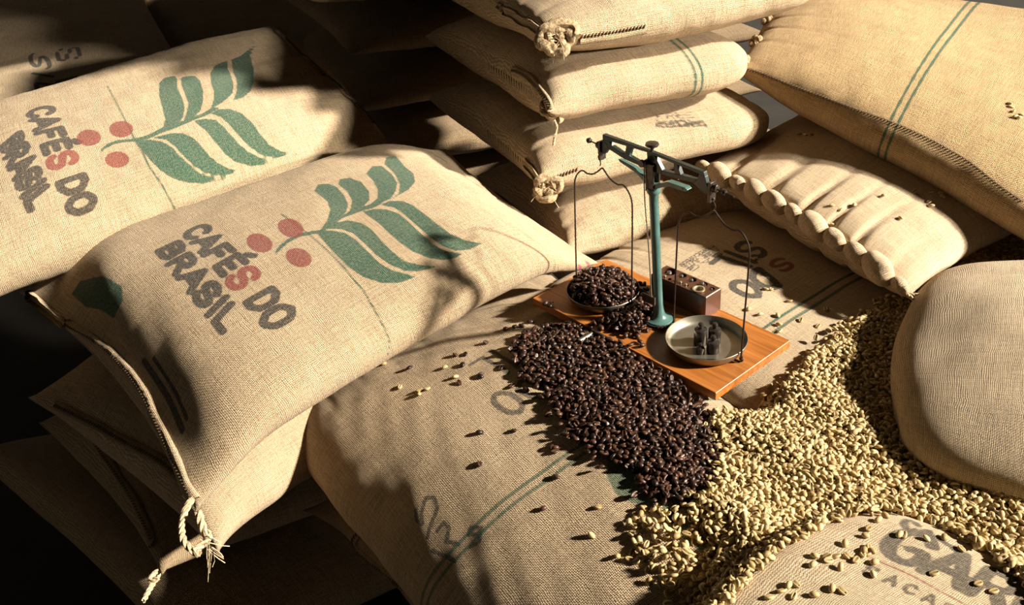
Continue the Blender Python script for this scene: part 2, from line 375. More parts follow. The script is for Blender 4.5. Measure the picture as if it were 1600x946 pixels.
    def surf(s, u, v, off=0.):
        u = np.atleast_1d(np.asarray(u, float)); v = np.atleast_1d(np.asarray(v, float)); u, v = np.broadcast_arrays(u, v)
        p = s.eval(u, v); e = .004
        du = s.eval(np.clip(u + e, 0, 1), v) - s.eval(np.clip(u - e, 0, 1), v); dv = s.eval(u, v + e) - s.eval(u, v - e)
        n = np.cross(dv, du); n /= np.linalg.norm(n, axis=-1, keepdims=True) + 1e-9
        c = s.eval(u, np.full_like(u, .25)) * .5 + s.eval(u, np.full_like(u, .75)) * .5
        sg = np.sign(np.sum(n * (p - c), -1, keepdims=True)); n = n * np.where(sg == 0, 1, sg)
        return p + n * off, n
    def uv_at(s, px, py):
        """cloth coordinates (metres along, metres round) of the surface point seen at a photo position"""
        d = Vector(ray(px, py)).normalized(); loc, nn, fi, di = s.bvh.ray_cast(Vector(C0), d)
        if loc is None:
            loc, nn, fi, di = s.bvh.find_nearest(Vector(at(px, py, s.c[0][2] + s.T)))
        nv = len(s.vc); i, j = divmod(fi, nv)
        p00, p01, p10 = s.Pc[i, j], s.Pc[i, (j + 1) % nv], s.Pc[i + 1, j]; q = np.array(loc) - p00
        e1, e2 = p10 - p00, p01 - p00; G = np.array([[e1 @ e1, e1 @ e2], [e1 @ e2, e2 @ e2]]); t = np.linalg.solve(G + 1e-12 * np.eye(2), [q @ e1, q @ e2])
        return (s.uc[i] + t[0] * (s.uc[1] - s.uc[0])) * s.Lu, (s.vc[j] + t[1] * (s.vc[1] - s.vc[0])) * s.circ
    def build(s, root, name, m, ink=None):
        nu, nv = len(s.u), len(s.v); P = s.P.reshape(-1, 3)
        I, J = np.meshgrid(np.arange(nu - 1), np.arange(nv), indexing='ij'); J2 = (J + 1) % nv
        q = np.stack([I * nv + J, (I + 1) * nv + J, (I + 1) * nv + J2, I * nv + J2], -1).reshape(-1, 4)
        Uq = np.stack([s.u[I], s.u[I + 1], s.u[I + 1], s.u[I]], -1).reshape(-1, 4) * s.Lu
        vn = np.concatenate([s.v, [1.]]); Vq = np.stack([s.v[J], s.v[J], vn[J + 1], vn[J + 1]], -1).reshape(-1, 4) * s.circ
        uv = np.stack([Uq, Vq], -1)
        # sewn ends: bridge top and bottom cloth
        half = [int(np.argmin(np.abs(s.v - (1 - t)))) if t > 0 else 0 for t in s.v]
        caps = []; cuv = []
        for row, rev in ((0, False), (nu - 1, True)):
            for j in range(nv):
                if s.v[j] >= .5 or j + 1 >= nv: break
                a, b, c, d = row * nv + j, row * nv + j + 1, row * nv + half[j + 1], row * nv + half[j]
                f = (a, b, c, d) if not rev else (d, c, b, a)
                if len(set(f)) == 4: caps.append(f); u_ = s.u[row] * s.Lu; cuv.append([(u_, s.v[j] * s.circ), (u_, s.v[j + 1] * s.circ), (u_ + .012, s.v[j + 1] * s.circ), (u_ + .012, s.v[j] * s.circ)])
        if caps: q = np.concatenate([q, np.array(caps)]); uv = np.concatenate([uv, np.array(cuv)])
        U, V = np.meshgrid(s.u * s.Lu, s.v * s.circ, indexing='ij'); U, V = U.ravel(), V.ravel()
        inkv = np.zeros((len(P), 4), np.float32)
        for ch, kind, data in (ink or []):
            wob = .0005 * np.sin(U * 900) + .0005 * np.sin(V * 1100)
            if kind == 'poly': sd_ = poly_sd(U, V, data)
            elif kind == 'line': sd_ = seg_dist(U, V, data[0]) - data[1]
            elif kind == 'dot': (c0, r0, r1) = data; sd_ = (np.hypot((U - c0[0]) / r0, (V - c0[1]) / r1) - 1) * min(r0, r1)
            elif kind == 'ustripe':
                sd_ = np.minimum.reduce([np.abs(U - t) for t in data[0]]) - data[1]
            val = np.clip(.5 - (sd_ + wob) / .008, 0, 1)
            inkv[:, ch] = np.maximum(inkv[:, ch], val)
        return link(name, P, q, m, root, uvs=uv.reshape(-1, 2), attrs={'ink': inkv})

def quad_text(s, txt, bs, be, cs, ce, w, ch=0, red=(), gap=.18):
    """ink entries for a text line whose corners (baseline start/end, cap start/end) are cloth positions"""
    bs, be, cs, ce = map(np.array, (bs, be, cs, ce)); out = []
    mp = lambda x, y: tuple((bs * (1 - x) + be * x) * (1 - y) + (cs * (1 - x) + ce * x) * y)
    ws = [WID.get(c, 1.) for c in txt]
    for c, st in text_strokes(txt, gap):
        pts = []
        if c in 'CSOGU' and len(st) > 4: st = [tuple(q) for q in spline(st, 3)]
        for (x0, y0), (x1, y1) in zip(st[:-1], st[1:]):
            pts += [mp(x0 + (x1 - x0) * t, y0 + (y1 - y0) * t) for t in (0, .5)]
        pts.append(mp(*st[-1])); out.append((2 if c in red else ch, 'line', (pts, w)))
    return out
def P2(s, pts): return [s.uv_at(*p) for p in pts]
def Z(pts, ox, oy, k): return [(ox + x / k, oy + y / k) for x, y in pts]

def stitch_line(s, root, us, vs, name='seam_stitching', m='thread', pitch=.007, r=.0012, slant=.003, off=.001):
    us, vs = clean_path(s, us, vs); p, n = s.surf(us, vs, off)
    L = np.concatenate([[0], np.cumsum(np.linalg.norm(np.diff(p, axis=0), axis=1))]); k = int(L[-1] / pitch); mb = MB()
    ts = (np.arange(k) + .5) * pitch
    c = np.stack([np.interp(ts, L, p[:, i]) for i in range(3)], 1); nn = np.stack([np.interp(ts, L, n[:, i]) for i in range(3)], 1)
    t = np.gradient(c, axis=0); t /= np.linalg.norm(t, axis=1)[:, None]; sd_ = np.cross(nn, t)
    for i in range(k):
        a = c[i] - t[i] * pitch * .38 - sd_[i] * slant; b = c[i] + t[i] * pitch * .38 + sd_[i] * slant
        mb.tube([a - nn[i] * r, (a + b) / 2 + nn[i] * r * 1.2, b - nn[i] * r], r, 4)
    return mb.build(name, M[m], root)
def clean_path(s, us, vs):
    us, vs = np.array(us, float), np.array(vs, float); p, _ = s.surf(us, vs); keep = [0]
    for i in range(1, len(p)):
        if .0012 < np.linalg.norm(p[i] - p[keep[-1]]) < .12: keep.append(i)
    return us[keep], vs[keep]
def hem_band(s, root, us, vs, w=.010, t=.0035, name='hem', m='burlap_fine', seed=0):
    us, vs = clean_path(s, us, vs); p, n = s.surf(us, vs, .001)
    tt = np.gradient(p, axis=0); tt /= np.linalg.norm(tt, axis=1)[:, None]; sd_ = np.cross(n, tt); sd_ /= np.linalg.norm(sd_, axis=1)[:, None] + 1e-9
    wob = .0015 * noise(p, 60, seed)[:, None]; V = []; prof = [(-1, -1.2), (-1, .35), (-.55, 1), (.0, .8), (.55, 1), (1, .35), (1, -1.2)]
    for a, b in prof: V.append(p + sd_ * (a * w) + sd_ * wob + n * (b * t) * (1 + .25 * noise(p, 120, seed + 3)[:, None]))
    V = np.stack(V, 1); k = len(prof); nP = len(p); V = V.reshape(-1, 3)
    I, J = np.meshgrid(np.arange(nP - 1), np.arange(k - 1), indexing='ij'); q = np.stack([I * k + J, (I + 1) * k + J, (I + 1) * k + J + 1, I * k + J + 1], -1).reshape(-1, 4)
    L = np.concatenate([[0], np.cumsum(np.linalg.norm(np.diff(p, axis=0), axis=1))])
    uv = np.stack([np.stack([L[I], L[I + 1], L[I + 1], L[I]], -1).reshape(-1, 4), np.stack([J, J, J + 1, J + 1], -1).reshape(-1, 4) * .005], -1)
    return link(name, V, q, M[m], root, uvs=uv.reshape(-1, 2), attrs={'ink': np.zeros((len(V), 4))})
def rosette(root, c, nrm, R0=.022, seed=0, name='corner_knot', turns=2.2, tr=.0058):
    """a sewn corner rolled up on itself"""
    nrm = np.array(nrm, float); nrm /= np.linalg.norm(nrm); a = np.cross(nrm, [0, 0, 1.]); a /= np.linalg.norm(a) + 1e-9; b = np.cross(nrm, a)
    r = np.random.default_rng(seed); mb = MB(); n = 70; ph = r.uniform(0, 6)
    ts = np.linspace(0, 1, n); ang = ph + ts * turns * 2 * np.pi; rad = R0 * (1 - .80 * ts)
    wv = 1 + .10 * np.sin(ang * 3.3 + seed) + .06 * np.sin(ang * 7.1)
    pts = c + (a * (np.cos(ang) * rad * wv)[:, None] + b * (np.sin(ang) * rad * wv * .82)[:, None]) + nrm * ((.004 - .004 * ts + .0022 * np.sin(ang * 4.7 + 1))[:, None])
    mb.tube(pts, tr * (1 - .3 * ts) * (1 + .22 * np.sin(ts * 55 + seed)), 9)
    V = np.array(mb.v); V += (.0011 * noise(V, 330, seed))[:, None] * nrm; mb.v = [tuple(v) for v in V]
    return mb.build(name, M['cloth_roll'], root)
def frays(root, c, k=14, L=.02, seed=0, dirn=(0, 0, -1), spread=.9, name='frayed_fibres', r=.0004):
    rg = np.random.default_rng(seed); mb = MB(); d0 = np.array(dirn, float)
    for i in range(k):
        p = np.array(c) + rg.normal(0, .006, 3); d = d0 + rg.normal(0, spread, 3); d /= np.linalg.norm(d)
        d2 = d + rg.normal(0, .6, 3); l = L * rg.uniform(.5, 1.2)
        mb.tube([p, p + d * l * .4, p + d * l * .7 + d2 * l * .1, p + d * l * .8 + d2 * l * .3], r, 3)
    return mb.build(name, M['twine'], root)
def twine(root, pts, r=.0018, name='loose_twine', strands=3, seed=0, n=7):
    c = spline(pts, n); mb = MB(); rg = np.random.default_rng(seed)
    t = np.gradient(c, axis=0); t /= np.linalg.norm(t, axis=1)[:, None]; a = np.cross(t, [.3, .2, .9]); a /= np.linalg.norm(a, axis=1)[:, None]; b = np.cross(t, a)
    L = np.concatenate([[0], np.cumsum(np.linalg.norm(np.diff(c, axis=0), axis=1))])
    for k in range(strands):
        ph = L / (r * 9) * 6.28 + k * 6.28 / strands
        mb.tube(c + a * (np.cos(ph) * r * .75)[:, None] + b * (np.sin(ph) * r * .75)[:, None], r * .75, 5)
    return mb.build(name, M['twine'], root)

lin = lambda a, b, n=60: np.linspace(a, b, n)
def new_sack(label, group='burlap coffee sacks', name='burlap_sack'):
    return thing(name, label, 'sack', group=group)

# ------------------------------------------------------------------ the room
def struct(name, mb, m):
    o = mb.build(name, m, smooth=False); o['kind'] = 'structure'; return o
struct('floor', MB().box((-4.5, -1.2, -.62), (5, 5.2, -.52)), M['floor'])
struct('wall_back', MB().box((-4.5, 5.2, -.62), (5, 5.35, 3.2)), M['wall'])
struct('wall_left', MB().box((-4.65, -1.2, -.62), (-4.5, 5.35, 3.2)), M['wall'])

#SACKS
# ---- F: the sack the balance stands on, front
fF = Sack(at(425, 668, -.175), at(850, 418, -.10), at(1010, 1500, -.19), at(1700, 1010, -.075), T=.112, fine=[(.10, .60, .04, .44)], seed=3, lump=.004, ne=2.0, squeeze=.05, step=.0028)
s = fF; ink = []
ink += quad_text(s, 'IL', *P2(s, Z([(790, 95), (700, 150), (880, 150), (790, 205)], 400, 500, 2.121)), .0034)
ink += quad_text(s, 'DO', *P2(s, Z([(905, 190), (758, 262), (985, 240), (850, 330)], 400, 500, 2.121)), .0042)
for st in ([(530, 632), (533, 665), (552, 678), (548, 640), (562, 590), (590, 590), (602, 625), (575, 690), (568, 722)],
           [(600, 700), (622, 672), (640, 690), (630, 735), (672, 745)], [(742, 690), (712, 688), (704, 712), (738, 712), (745, 690), (740, 735), (708, 755)], [(582, 765), (660, 800)]):
    ink.append((0, 'line', (P2(s, Z(st, 400, 500, 2.121)), .0028)))
ink.append((1, 'poly', P2(s, [(950, 712), (965, 700), (985, 705), (1000, 740), (1060, 760), (1085, 760), (1090, 778), (1062, 800), (1092, 828), (1105, 850), (1100, 865), (1075, 850), (1040, 810), (1000, 790), (965, 775), (948, 745)])))
us = s.uv_at(870, 730)[0]; ink.append((1, 'ustripe', ([us - .0075, us + .0075], .0024)))
r_ = new_sack('wide burlap sack in front of the wooden board, dark beans on it and 229 handwritten'); fF.build(r_, 'cloth', M['burlap_faded'], ink)
# ---- G: its neighbour behind the balance
fG = Sack(at(850, 450, -.058), at(1110, 300, -.055), at(1340, 830, -.07), at(1680, 560, -.066), T=.055, fine=[(.02, .62, .05, .45)], seed=5, lump=.0035, ne=2.6, squeeze=.1, step=.003)
s = fG; ink = []
k = (1000, 350, 4.571)
ink += quad_text(s, 'DO', *P2(s, Z([(860, 310), (605, 450), (1010, 440), (800, 545)], *k)), .0066)
ink += quad_text(s, 'SIL', *P2(s, Z([(760, 110), (490, 285), (915, 200), (730, 345)], *k)), .0058)
ink += quad_text(s, 'S', *P2(s, Z([(1010, 235), (910, 290), (1110, 300), (1020, 350)], *k)), .0042, red='S')
for i, t in enumerate(('HYDROCARBON', 'FREE JUTE', 'BAG')):
    o1 = i * 27
    ink += quad_text(s, t, *P2(s, Z([(520 + o1, 150 + o1 * .9), (275 + o1 * (1.2 if i else 1), 290 + o1 * .7), (545 + o1, 165 + o1 * .9), (300 + o1 * 1.2, 308 + o1 * .7)], *k)), .0009)
us = s.uv_at(1245, 487)[0]; ink.append((1, 'ustripe', ([us - .008, us + .008], .0024)))
r_ = new_sack('flat-lying burlap sack behind the balance with large dark letters and green stripe'); fG.build(r_, 'cloth', M['burlap_fine'], ink)
# ---- I: bottom right
fI = Sack(at(1045, 1030, -.025), at(1385, 782, -.02), at(1500, 1350, -.075), at(2000, 1050, -.055), T=.055, creases=(0, 0), endh=(.08, .1), endw=(.8, 1), bow=(-.03, 0), k=2.2, fine=[(.05, .7, .02, .4)], seed=8, lump=.003, ne=2.6, step=.003)
s = fI; ink = []; k = (1100, 760, 3.2)
ink += quad_text(s, 'GARC', *P2(s, Z([(868, 330), (1725, 735), (985, 205), (1850, 600)], *k)), .0062, gap=.12)
ink += quad_text(s, 'CAFÉ', *P2(s, Z([(985, 205), (1290, 318), (1010, 160), (1330, 265)], *k)), .0030)
ink.append((2, 'line', (P2(s, Z([(780, 330), (900, 388), (1050, 455), (1200, 535), (1330, 610)], *k)), .0011)))
ink += quad_text(s, 'S A C A S', *P2(s, Z([(790, 430), (1240, 650), (825, 395), (1270, 610)], *k)), .0018)
r_ = new_sack('burlap sack in the bottom right corner with big letters GAR and a thin red line'); fI.build(r_, 'cloth', M['burlap_bold'], ink)
# ---- H: right
fH = Sack(at(1392, 735, .0), at(1440, 420, .01), at(2000, 880, .0), at(1950, 425, .02), T=.080, endw=(.62, 1), bow=(-.02, .02), creases=(.001, 0), seed=9, lump=.005, ne=2.1, k=2.2, coarse=.006, endh=(.05, .07), squeeze=.0, fine=None)
r_ = new_sack('plump unprinted burlap sack at the right edge half buried in green beans'); fH.build(r_, 'cloth', M['burlap_fine'])
# ---- E: with braided seam
fE = Sack(at(1425, 468, .03), at(1085, 262, .05), at(1700, 330, .03), at(1330, 125, .05), T=.055, Tb=.08, bow=(.01, .0), seed=11, lump=.004, ne=2.0, k=2.0, coarse=.005, creases=(.006, .002), crease_n=(13, 9), crease_len=(.10, .05), endh=(.10, .07))
r_E = new_sack('burlap sack with a thick puckered braided seam behind the balance at the right'); fE.build(r_E, 'cloth', M['burlap_fine'])
# ---- D: top right
fD = Sack(at(1148, 112, .195), at(1205, -25, .210), at(1800, 520, .025), at(2070, 90, .09), T=.088, seed=13, lump=.005, ne=2.1, k=3.0, coarse=.005, fine=[(.35, .55, .0, .5)], step=.005)
s = fD; us = s.uv_at(1430, 130)[0]
r_D = new_sack('large golden burlap sack at the top right with a green stripe'); fD.build(r_D, 'cloth', M['burlap_gold'], [(1, 'ustripe', ([us - .008, us + .008], .0026))])
# ---- C: the stack, topped by four sacks added to shade the upper left
d1 = np.array([.962, .272, 0]); d2 = np.array([-.38, .925, 0]); CS = []
for i, (px_, py_, z, lw, ll, T, lab) in enumerate((
        (862, 66, .335, .66, .57, .064, 'topmost burlap sack of the stack behind the balance with a frayed rolled corner'),
        (860, 176, .220, .60, .43, .063, 'second burlap sack from the top of the stack with a green stripe'),
        (845, 288, .108, .54, .50, .062, 'third burlap sack of the stack with faint small print and a rolled corner'),
        (0, -1, .455, .50, .62, .058, 'burlap sack added above the frayed rolled corner to shade the upper left'),
        (0, -1, .570, .46, .60, .058, 'second unseen burlap sack added on the stack to shade the upper left'),
        (0, -1, .685, .46, .60, .058, 'third unseen burlap sack added on the balance stack to shade the upper left'),
        (0, -1, .800, .46, .60, .058, 'uppermost unseen burlap sack, added on the balance stack for its shade'),
        (900, 470, -.135, .40, .7, .056, 'bottommost burlap sack of the stack, sunk behind the board'),
        (885, 395, -.02, .40, .6, .062, 'lowest burlap sack of the stack just behind the left pan'))):
    a0 = at(px_, py_, z) if py_ > 0 else np.array([*(at(862, 66, .335)[:2] + [.05, .14]), z])
    k_ = Sack(a0, a0 + d2 * lw, a0 + d1 * ll, a0 + d1 * ll + d2 * lw, T=T, seed=15 + i, lump=.006, ne=2.5, k=4.2, coarse=.006, squeeze=.05, endh=(.12, .08), endw=(1, .55), fine=[(.2, .62, .25, .62)] if i in (1, 2) else None, step=.004)
    ink = []
    if i == 1:
        us = k_.uv_at(1090, 110)[0]; ink = [(1, 'ustripe', ([us - .007, us + .007], .0024))]
    if i == 2:
        ink = quad_text(k_, 'HYDROCARBON', *P2(k_, [(1025, 200), (1105, 198), (1025, 190), (1100, 188)]), .0012) + quad_text(k_, 'FREE', *P2(k_, [(1025, 188), (1085, 184), (1025, 178), (1082, 175)]), .0012)
    rr = new_sack(lab); k_.build(rr, 'cloth', M['burlap'], ink); CS.append((k_, rr))
# ---- a second, taller stack behind the first, added to shade the upper left
for i, z in enumerate((-.33, -.20, -.07, .06, .19, .32, .45, .58, .71, .84, .97, 1.10)):
    a0 = np.array([-.33 + .03 * math.sin(i * 2.1), 1.96 + .03 * math.cos(i * 1.7), z])
    k_ = Sack(a0, a0 + d2 * .75, a0 + d1 * 1.1, a0 + d1 * 1.1 + d2 * .75, T=.066, seed=40 + i, coarse=.014, endh=(.08, .08))
    rr = new_sack('dark burlap sack of the rear stack added to shade the upper left', 'sacks of the added rear stack'); k_.build(rr, 'cloth', M['burlap_coarse_shaded'])
# ---- B: front left, printed
fB = Sack(at(308, 802, -.085), at(28, 455, .0), at(935, 412, .0), at(695, 232, .09), T=.072, lift=(.048, 0), lift_len=.11, bow=(.03, .02), fine=[(.02, .97, .04, .46)], seed=21, lump=.004, ne=2.3, k=2.2, squeeze=.08, step=.0030, endh=(.07, .07), creases=(.002, .002))
s = fB; ink = []; k = (150, 220, 2.489)
LEAF_B = [[(698, 430), (712, 410), (745, 384), (790, 362), (840, 352), (870, 348), (900, 325), (950, 292), (1010, 268), (1060, 250), (1100, 236), (1112, 244), (1080, 260), (1020, 278), (960, 300), (905, 338), (880, 358), (840, 364), (790, 374), (745, 398), (712, 428), (700, 444)],
 [(860, 360), (895, 400), (930, 440), (980, 490), (1040, 530), (1110, 553), (1180, 553), (1240, 530), (1215, 522), (1150, 505), (1100, 475), (1050, 425), (1010, 385), (970, 360), (920, 350), (870, 350)],
 [(900, 343), (950, 343), (1000, 360), (1045, 400), (1090, 445), (1140, 480), (1200, 506), (1250, 508), (1290, 500), (1320, 490), (1260, 485), (1200, 470), (1150, 430), (1110, 390), (1070, 345), (1030, 320), (980, 310), (930, 320)],
 [(1040, 276), (1050, 285), (1100, 320), (1130, 350), (1180, 395), (1230, 430), (1290, 455), (1350, 465), (1400, 455), (1420, 440), (1360, 430), (1310, 405), (1260, 360), (1220, 320), (1180, 285), (1130, 268), (1080, 266)],
 [(1110, 250), (1160, 260), (1200, 287), (1250, 332), (1300, 376), (1350, 411), (1400, 428), (1450, 424), (1500, 400), (1440, 390), (1380, 365), (1320, 320), (1270, 280), (1230, 250), (1190, 235), (1140, 235)],
 [(875, 345), (900, 310), (912, 270), (900, 235), (850, 195), (865, 170), (905, 168), (938, 182), (965, 215), (980, 250), (970, 280), (940, 300), (920, 320)],
 [(970, 288), (990, 270), (997, 235), (980, 200), (942, 170), (950, 150), (985, 145), (1030, 160), (1060, 195), (1063, 230), (1040, 255), (1000, 278)],
 [(1035, 260), (1065, 250), (1095, 225), (1097, 190), (1078, 155), (1052, 128), (1075, 100), (1110, 98), (1150, 130), (1170, 165), (1165, 195), (1145, 225), (1100, 245)],
 [(1150, 228), (1178, 205), (1183, 170), (1163, 130), (1122, 90), (1130, 65), (1165, 60), (1200, 100), (1235, 130), (1240, 160), (1215, 190), (1180, 210)]]
for pl in LEAF_B: ink.append((1, 'poly', P2(s, Z(pl, *k))))
for c_ in ((757, 340), (636, 398), (788, 455)):
    ink.append((2, 'poly', P2(s, Z([(c_[0] + 50 * math.cos(t), c_[1] + 36 * math.sin(t) + 8 * math.cos(t)) for t in np.linspace(0, 6.28, 20)[:-1]], *k))))
ink += quad_text(s, 'CAFÉS DO', *P2(s, Z([(342, 358), (672, 745), (415, 322), (790, 680)], *k)), .0064, red='S')
ink += quad_text(s, 'BRASIL', *P2(s, Z([(235, 425), (492, 752), (318, 388), (556, 672)], *k)), .0064)
ink.append((1, 'line', (P2(s, Z([(720, 285), (800, 345), (890, 420), (970, 500), (1050, 600), (1100, 690), (1140, 770), (1172, 880)], *k)), .0012)))
ink.append((1, 'poly', P2(s, [(112, 460), (125, 440), (160, 432), (190, 448), (192, 470), (178, 498), (160, 485), (135, 480)])))
ink.append((0, 'line', (P2(s, [(225, 565), (262, 620), (285, 672)]), .005)))
ink.append((0, 'line', (P2(s, [(240, 560), (275, 615), (292, 655)]), .003)))
ink.append((3, 'line', (P2(s, [(742, 238), (775, 262), (815, 292), (850, 330), (880, 372), (905, 415)]), .0032)))
ink.append((3, 'line', (P2(s, [(750, 234), (783, 258), (823, 286), (858, 324), (888, 366), (915, 408)]), .0024)))
r_B = new_sack('front left burlap sack printed CAFÉS DO BRASIL with green leaves and pink edge stripes'); fB.build(r_B, 'cloth', M['burlap'], ink)
# ---- A: back left, printed
fA = Sack(at(-140, 520, .05), at(-160, 215, .20), at(606, 222, .10), at(432, 40, .24), T=.085, fine=[(.15, .82, .03, .42)], seed=23, lump=.0045, ne=2.3, k=2.6, squeeze=.08, step=.003, creases=(.004, .007), crease_n=(17, 11), crease_len=(.07, .06), bow=(.02, -.01))
s = fA; ink = []; k = (0, 60, 3.154)
LEAF_A = [[(492, 570), (515, 545), (560, 522), (610, 512), (665, 508), (720, 500), (790, 468), (870, 440), (950, 405), (1020, 378), (1080, 345), (1050, 338), (1000, 370), (930, 396), (860, 422), (800, 440), (750, 468), (700, 486), (640, 498), (580, 502), (530, 520), (500, 545)],
 [(665, 505), (700, 550), (740, 600), (790, 650), (850, 690), (920, 710), (990, 715), (1060, 705), (1110, 690), (1040, 685), (980, 665), (930, 620), (880, 575), (850, 540), (800, 510), (740, 500)],
 [(755, 490), (820, 500), (865, 535), (905, 580), (955, 628), (1010, 662), (1070, 676), (1130, 670), (1195, 655), (1130, 645), (1080, 620), (1030, 580), (990, 530), (950, 490), (900, 468), (840, 468), (800, 480)],
 [(960, 405), (1010, 397), (1060, 402), (1100, 435), (1140, 480), (1180, 525), (1230, 564), (1290, 594), (1350, 604), (1290, 625), (1230, 628), (1160, 610), (1110, 570), (1060, 510), (1010, 450), (970, 420)],
 [(1040, 370), (1090, 388), (1132, 426), (1182, 486), (1232, 536), (1290, 576), (1350, 588), (1400, 580), (1460, 570), (1390, 560), (1330, 530), (1280, 470), (1240, 415), (1190, 370), (1130, 348), (1080, 350)],
 [(805, 440), (815, 400), (800, 340), (785, 280), (785, 220), (810, 195), (860, 185), (872, 200), (872, 240), (895, 290), (910, 340), (900, 390), (875, 425), (840, 438)],
 [(892, 200), (902, 190), (960, 185), (985, 210), (1000, 260), (1000, 310), (985, 360), (950, 390), (905, 408), (920, 370), (930, 320), (910, 270), (895, 230)],
 [(1040, 345), (1055, 300), (1055, 260), (1040, 220), (1038, 170), (1060, 135), (1120, 110), (1122, 150), (1140, 190), (1150, 230), (1145, 270), (1115, 300), (1080, 325)],
 [(1142, 105), (1190, 85), (1255, 35), (1230, 90), (1250, 150), (1250, 210), (1235, 260), (1200, 290), (1150, 305), (1168, 260), (1168, 210), (1150, 165), (1144, 130)]]
for pl in LEAF_A: ink.append((1, 'poly', P2(s, Z(pl, *k))))
for c_ in ((438, 490), (597, 448), (577, 598)):
    ink.append((2, 'poly', P2(s, Z([(c_[0] + 59 * math.cos(t), c_[1] + 40 * math.sin(t)) for t in np.linspace(0, 6.28, 20)[:-1]], *k))))
ink += quad_text(s, 'CAFÉS DO', *P2(s, Z([(138, 358), (352, 885), (248, 330), (485, 828)], *k)), .0068, red='S')
ink += quad_text(s, 'BRASIL', *P2(s, Z([(4, 530), (148, 855), (98, 455), (248, 775)], *k)), .0068)
ink.append((1, 'line', (P2(s, Z([(530, 235), (600, 370), (665, 500), (740, 640), (820, 760), (890, 910)], *k)), .0013)))
r_A = new_sack('burlap sack at the left printed CAFÉS DO BRASIL, behind the front left one'); fA.build(r_A, 'cloth', M['burlap'], ink)
# ---- L and M: behind, in the dark
fL = Sack(at(-240, 290, .10), at(-220, 60, .14), at(310, 140, .10), at(200, -60, .14), T=.07, seed=25, coarse=.012, fine=[(.2, .6, .05, .45)], step=.006)
r_L = new_sack('shadowed printed burlap sack at the far upper left behind the printed sacks')
fL.build(r_L, 'cloth', M['burlap'], quad_text(fL, 'SIL', *P2(fL, [(45, 80), (62, 160), (75, 90), (92, 158)]), .006) + quad_text(fL, 'S D', *P2(fL, [(90, 75), (95, 170), (125, 72), (128, 160)]), .006))
fM = Sack(at(270, 110, .06), at(170, -70, .09), at(545, 150, .03), at(500, -40, .05), T=.07, seed=27, coarse=.012)
r_M = new_sack('unlit burlap sack in the dark between the left sacks and the stack'); fM.build(r_M, 'cloth', M['burlap_coarse_shaded'])
# ---- J: sacks under the front left one
fJ1 = Sack(at(345, 868, -.16), at(42, 620, -.10), at(600, 700, -.20), at(360, 380, -.12), T=.075, seed=29, coarse=.007, ne=2.2, endh=(.1, .1))
r_J1 = new_sack('burlap sack lying directly beneath the front left printed sack'); fJ1.build(r_J1, 'cloth', M['burlap'])
fJ2 = Sack(at(255, 900, -.27), at(60, 660, -.20), at(600, 780, -.35), at(300, 560, -.26), T=.07, seed=31, coarse=.010)
r_J2 = new_sack('dim burlap sack at the lower left ending in a loose twine tassel'); fJ2.build(r_J2, 'cloth', M['burlap_coarse_shaded'])
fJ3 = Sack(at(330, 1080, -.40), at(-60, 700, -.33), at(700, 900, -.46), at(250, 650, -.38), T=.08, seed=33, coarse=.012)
r_J3 = new_sack('lowest dark burlap sack at the bottom left on the floor'); fJ3.build(r_J3, 'cloth', M['burlap_coarse_shaded'])
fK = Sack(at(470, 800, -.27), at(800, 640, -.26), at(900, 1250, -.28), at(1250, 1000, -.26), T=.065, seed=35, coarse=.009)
r_K = new_sack('dark burlap sack under the wide front sack at the bottom centre'); fK.build(r_K, 'cloth', M['burlap_coarse_shaded'])
# ------------------------------------------------------------------ seams, knots and twine of the sacks
def path_px(s, pts, n=8):
    uv = np.array(P2(s, pts)); uv = spline(uv, n); return uv[:, 0] / s.Lu, uv[:, 1] / s.circ
def hem_and_stitch(s, root, pts, w=.008, hem=True, m='burlap_fine', t=.003, pitch=.006, two=False):
    us, vs = path_px(s, pts)
    if hem: root = hem_band(s, root, us, vs, w=w, t=t, m=m)
    stitch_line(s, root, us, vs, pitch=pitch, off=.0042 if hem else .0008, m='thread')
rB = [r_B, r_A, r_D, r_E]
hem_and_stitch(fB, r_B, [(44, 462), (100, 505), (165, 545), (215, 600), (255, 680), (285, 745), (305, 785)], w=.009, t=.0045, m='burlap')
hem_and_stitch(fA, r_A, [(432, 50), (462, 78), (500, 112), (540, 150), (585, 188)], w=.004, t=.004, m='burlap')
hem_and_stitch(fD, r_D, [(1168, 108), (1240, 135), (1320, 165), (1420, 203), (1500, 245), (1560, 290), (1600, 318)], w=.006, t=.002, m='burlap_gold', hem=False)
hem_and_stitch(CS[0][0], CS[0][1], [(905, 58), (1010, 40)], w=.013, t=.003, m='burlap')
hem_and_stitch(CS[0][0], CS[0][1], [(505, 6), (580, 6), (660, 14), (730, 36), (800, 58), (845, 70)], w=.007, m='burlap')
hem_and_stitch(CS[1][0], CS[1][1], [(640, 106), (700, 110), (760, 132), (810, 160), (840, 176)], w=.007, m='burlap')
hem_and_stitch(CS[2][0], CS[2][1], [(690, 235), (740, 248), (790, 268), (835, 284)], w=.007, m='burlap')
hem_and_stitch(CS[2][0], CS[2][1], [(868, 296), (920, 288), (975, 278)], w=.005, hem=False, m='burlap')
hem_and_stitch(fJ1, r_J1, [(62, 638), (130, 655), (195, 690), (250, 720), (300, 765)], w=.008, m='burlap_coarse_shaded')
hem_and_stitch(fJ2, r_J2, [(120, 655), (165, 715), (205, 775), (240, 850)], w=.008, m='burlap_coarse_shaded')
hem_and_stitch(fK, r_K, [(515, 822), (560, 858), (610, 900), (664, 943)], w=.007, m='burlap_coarse_shaded')
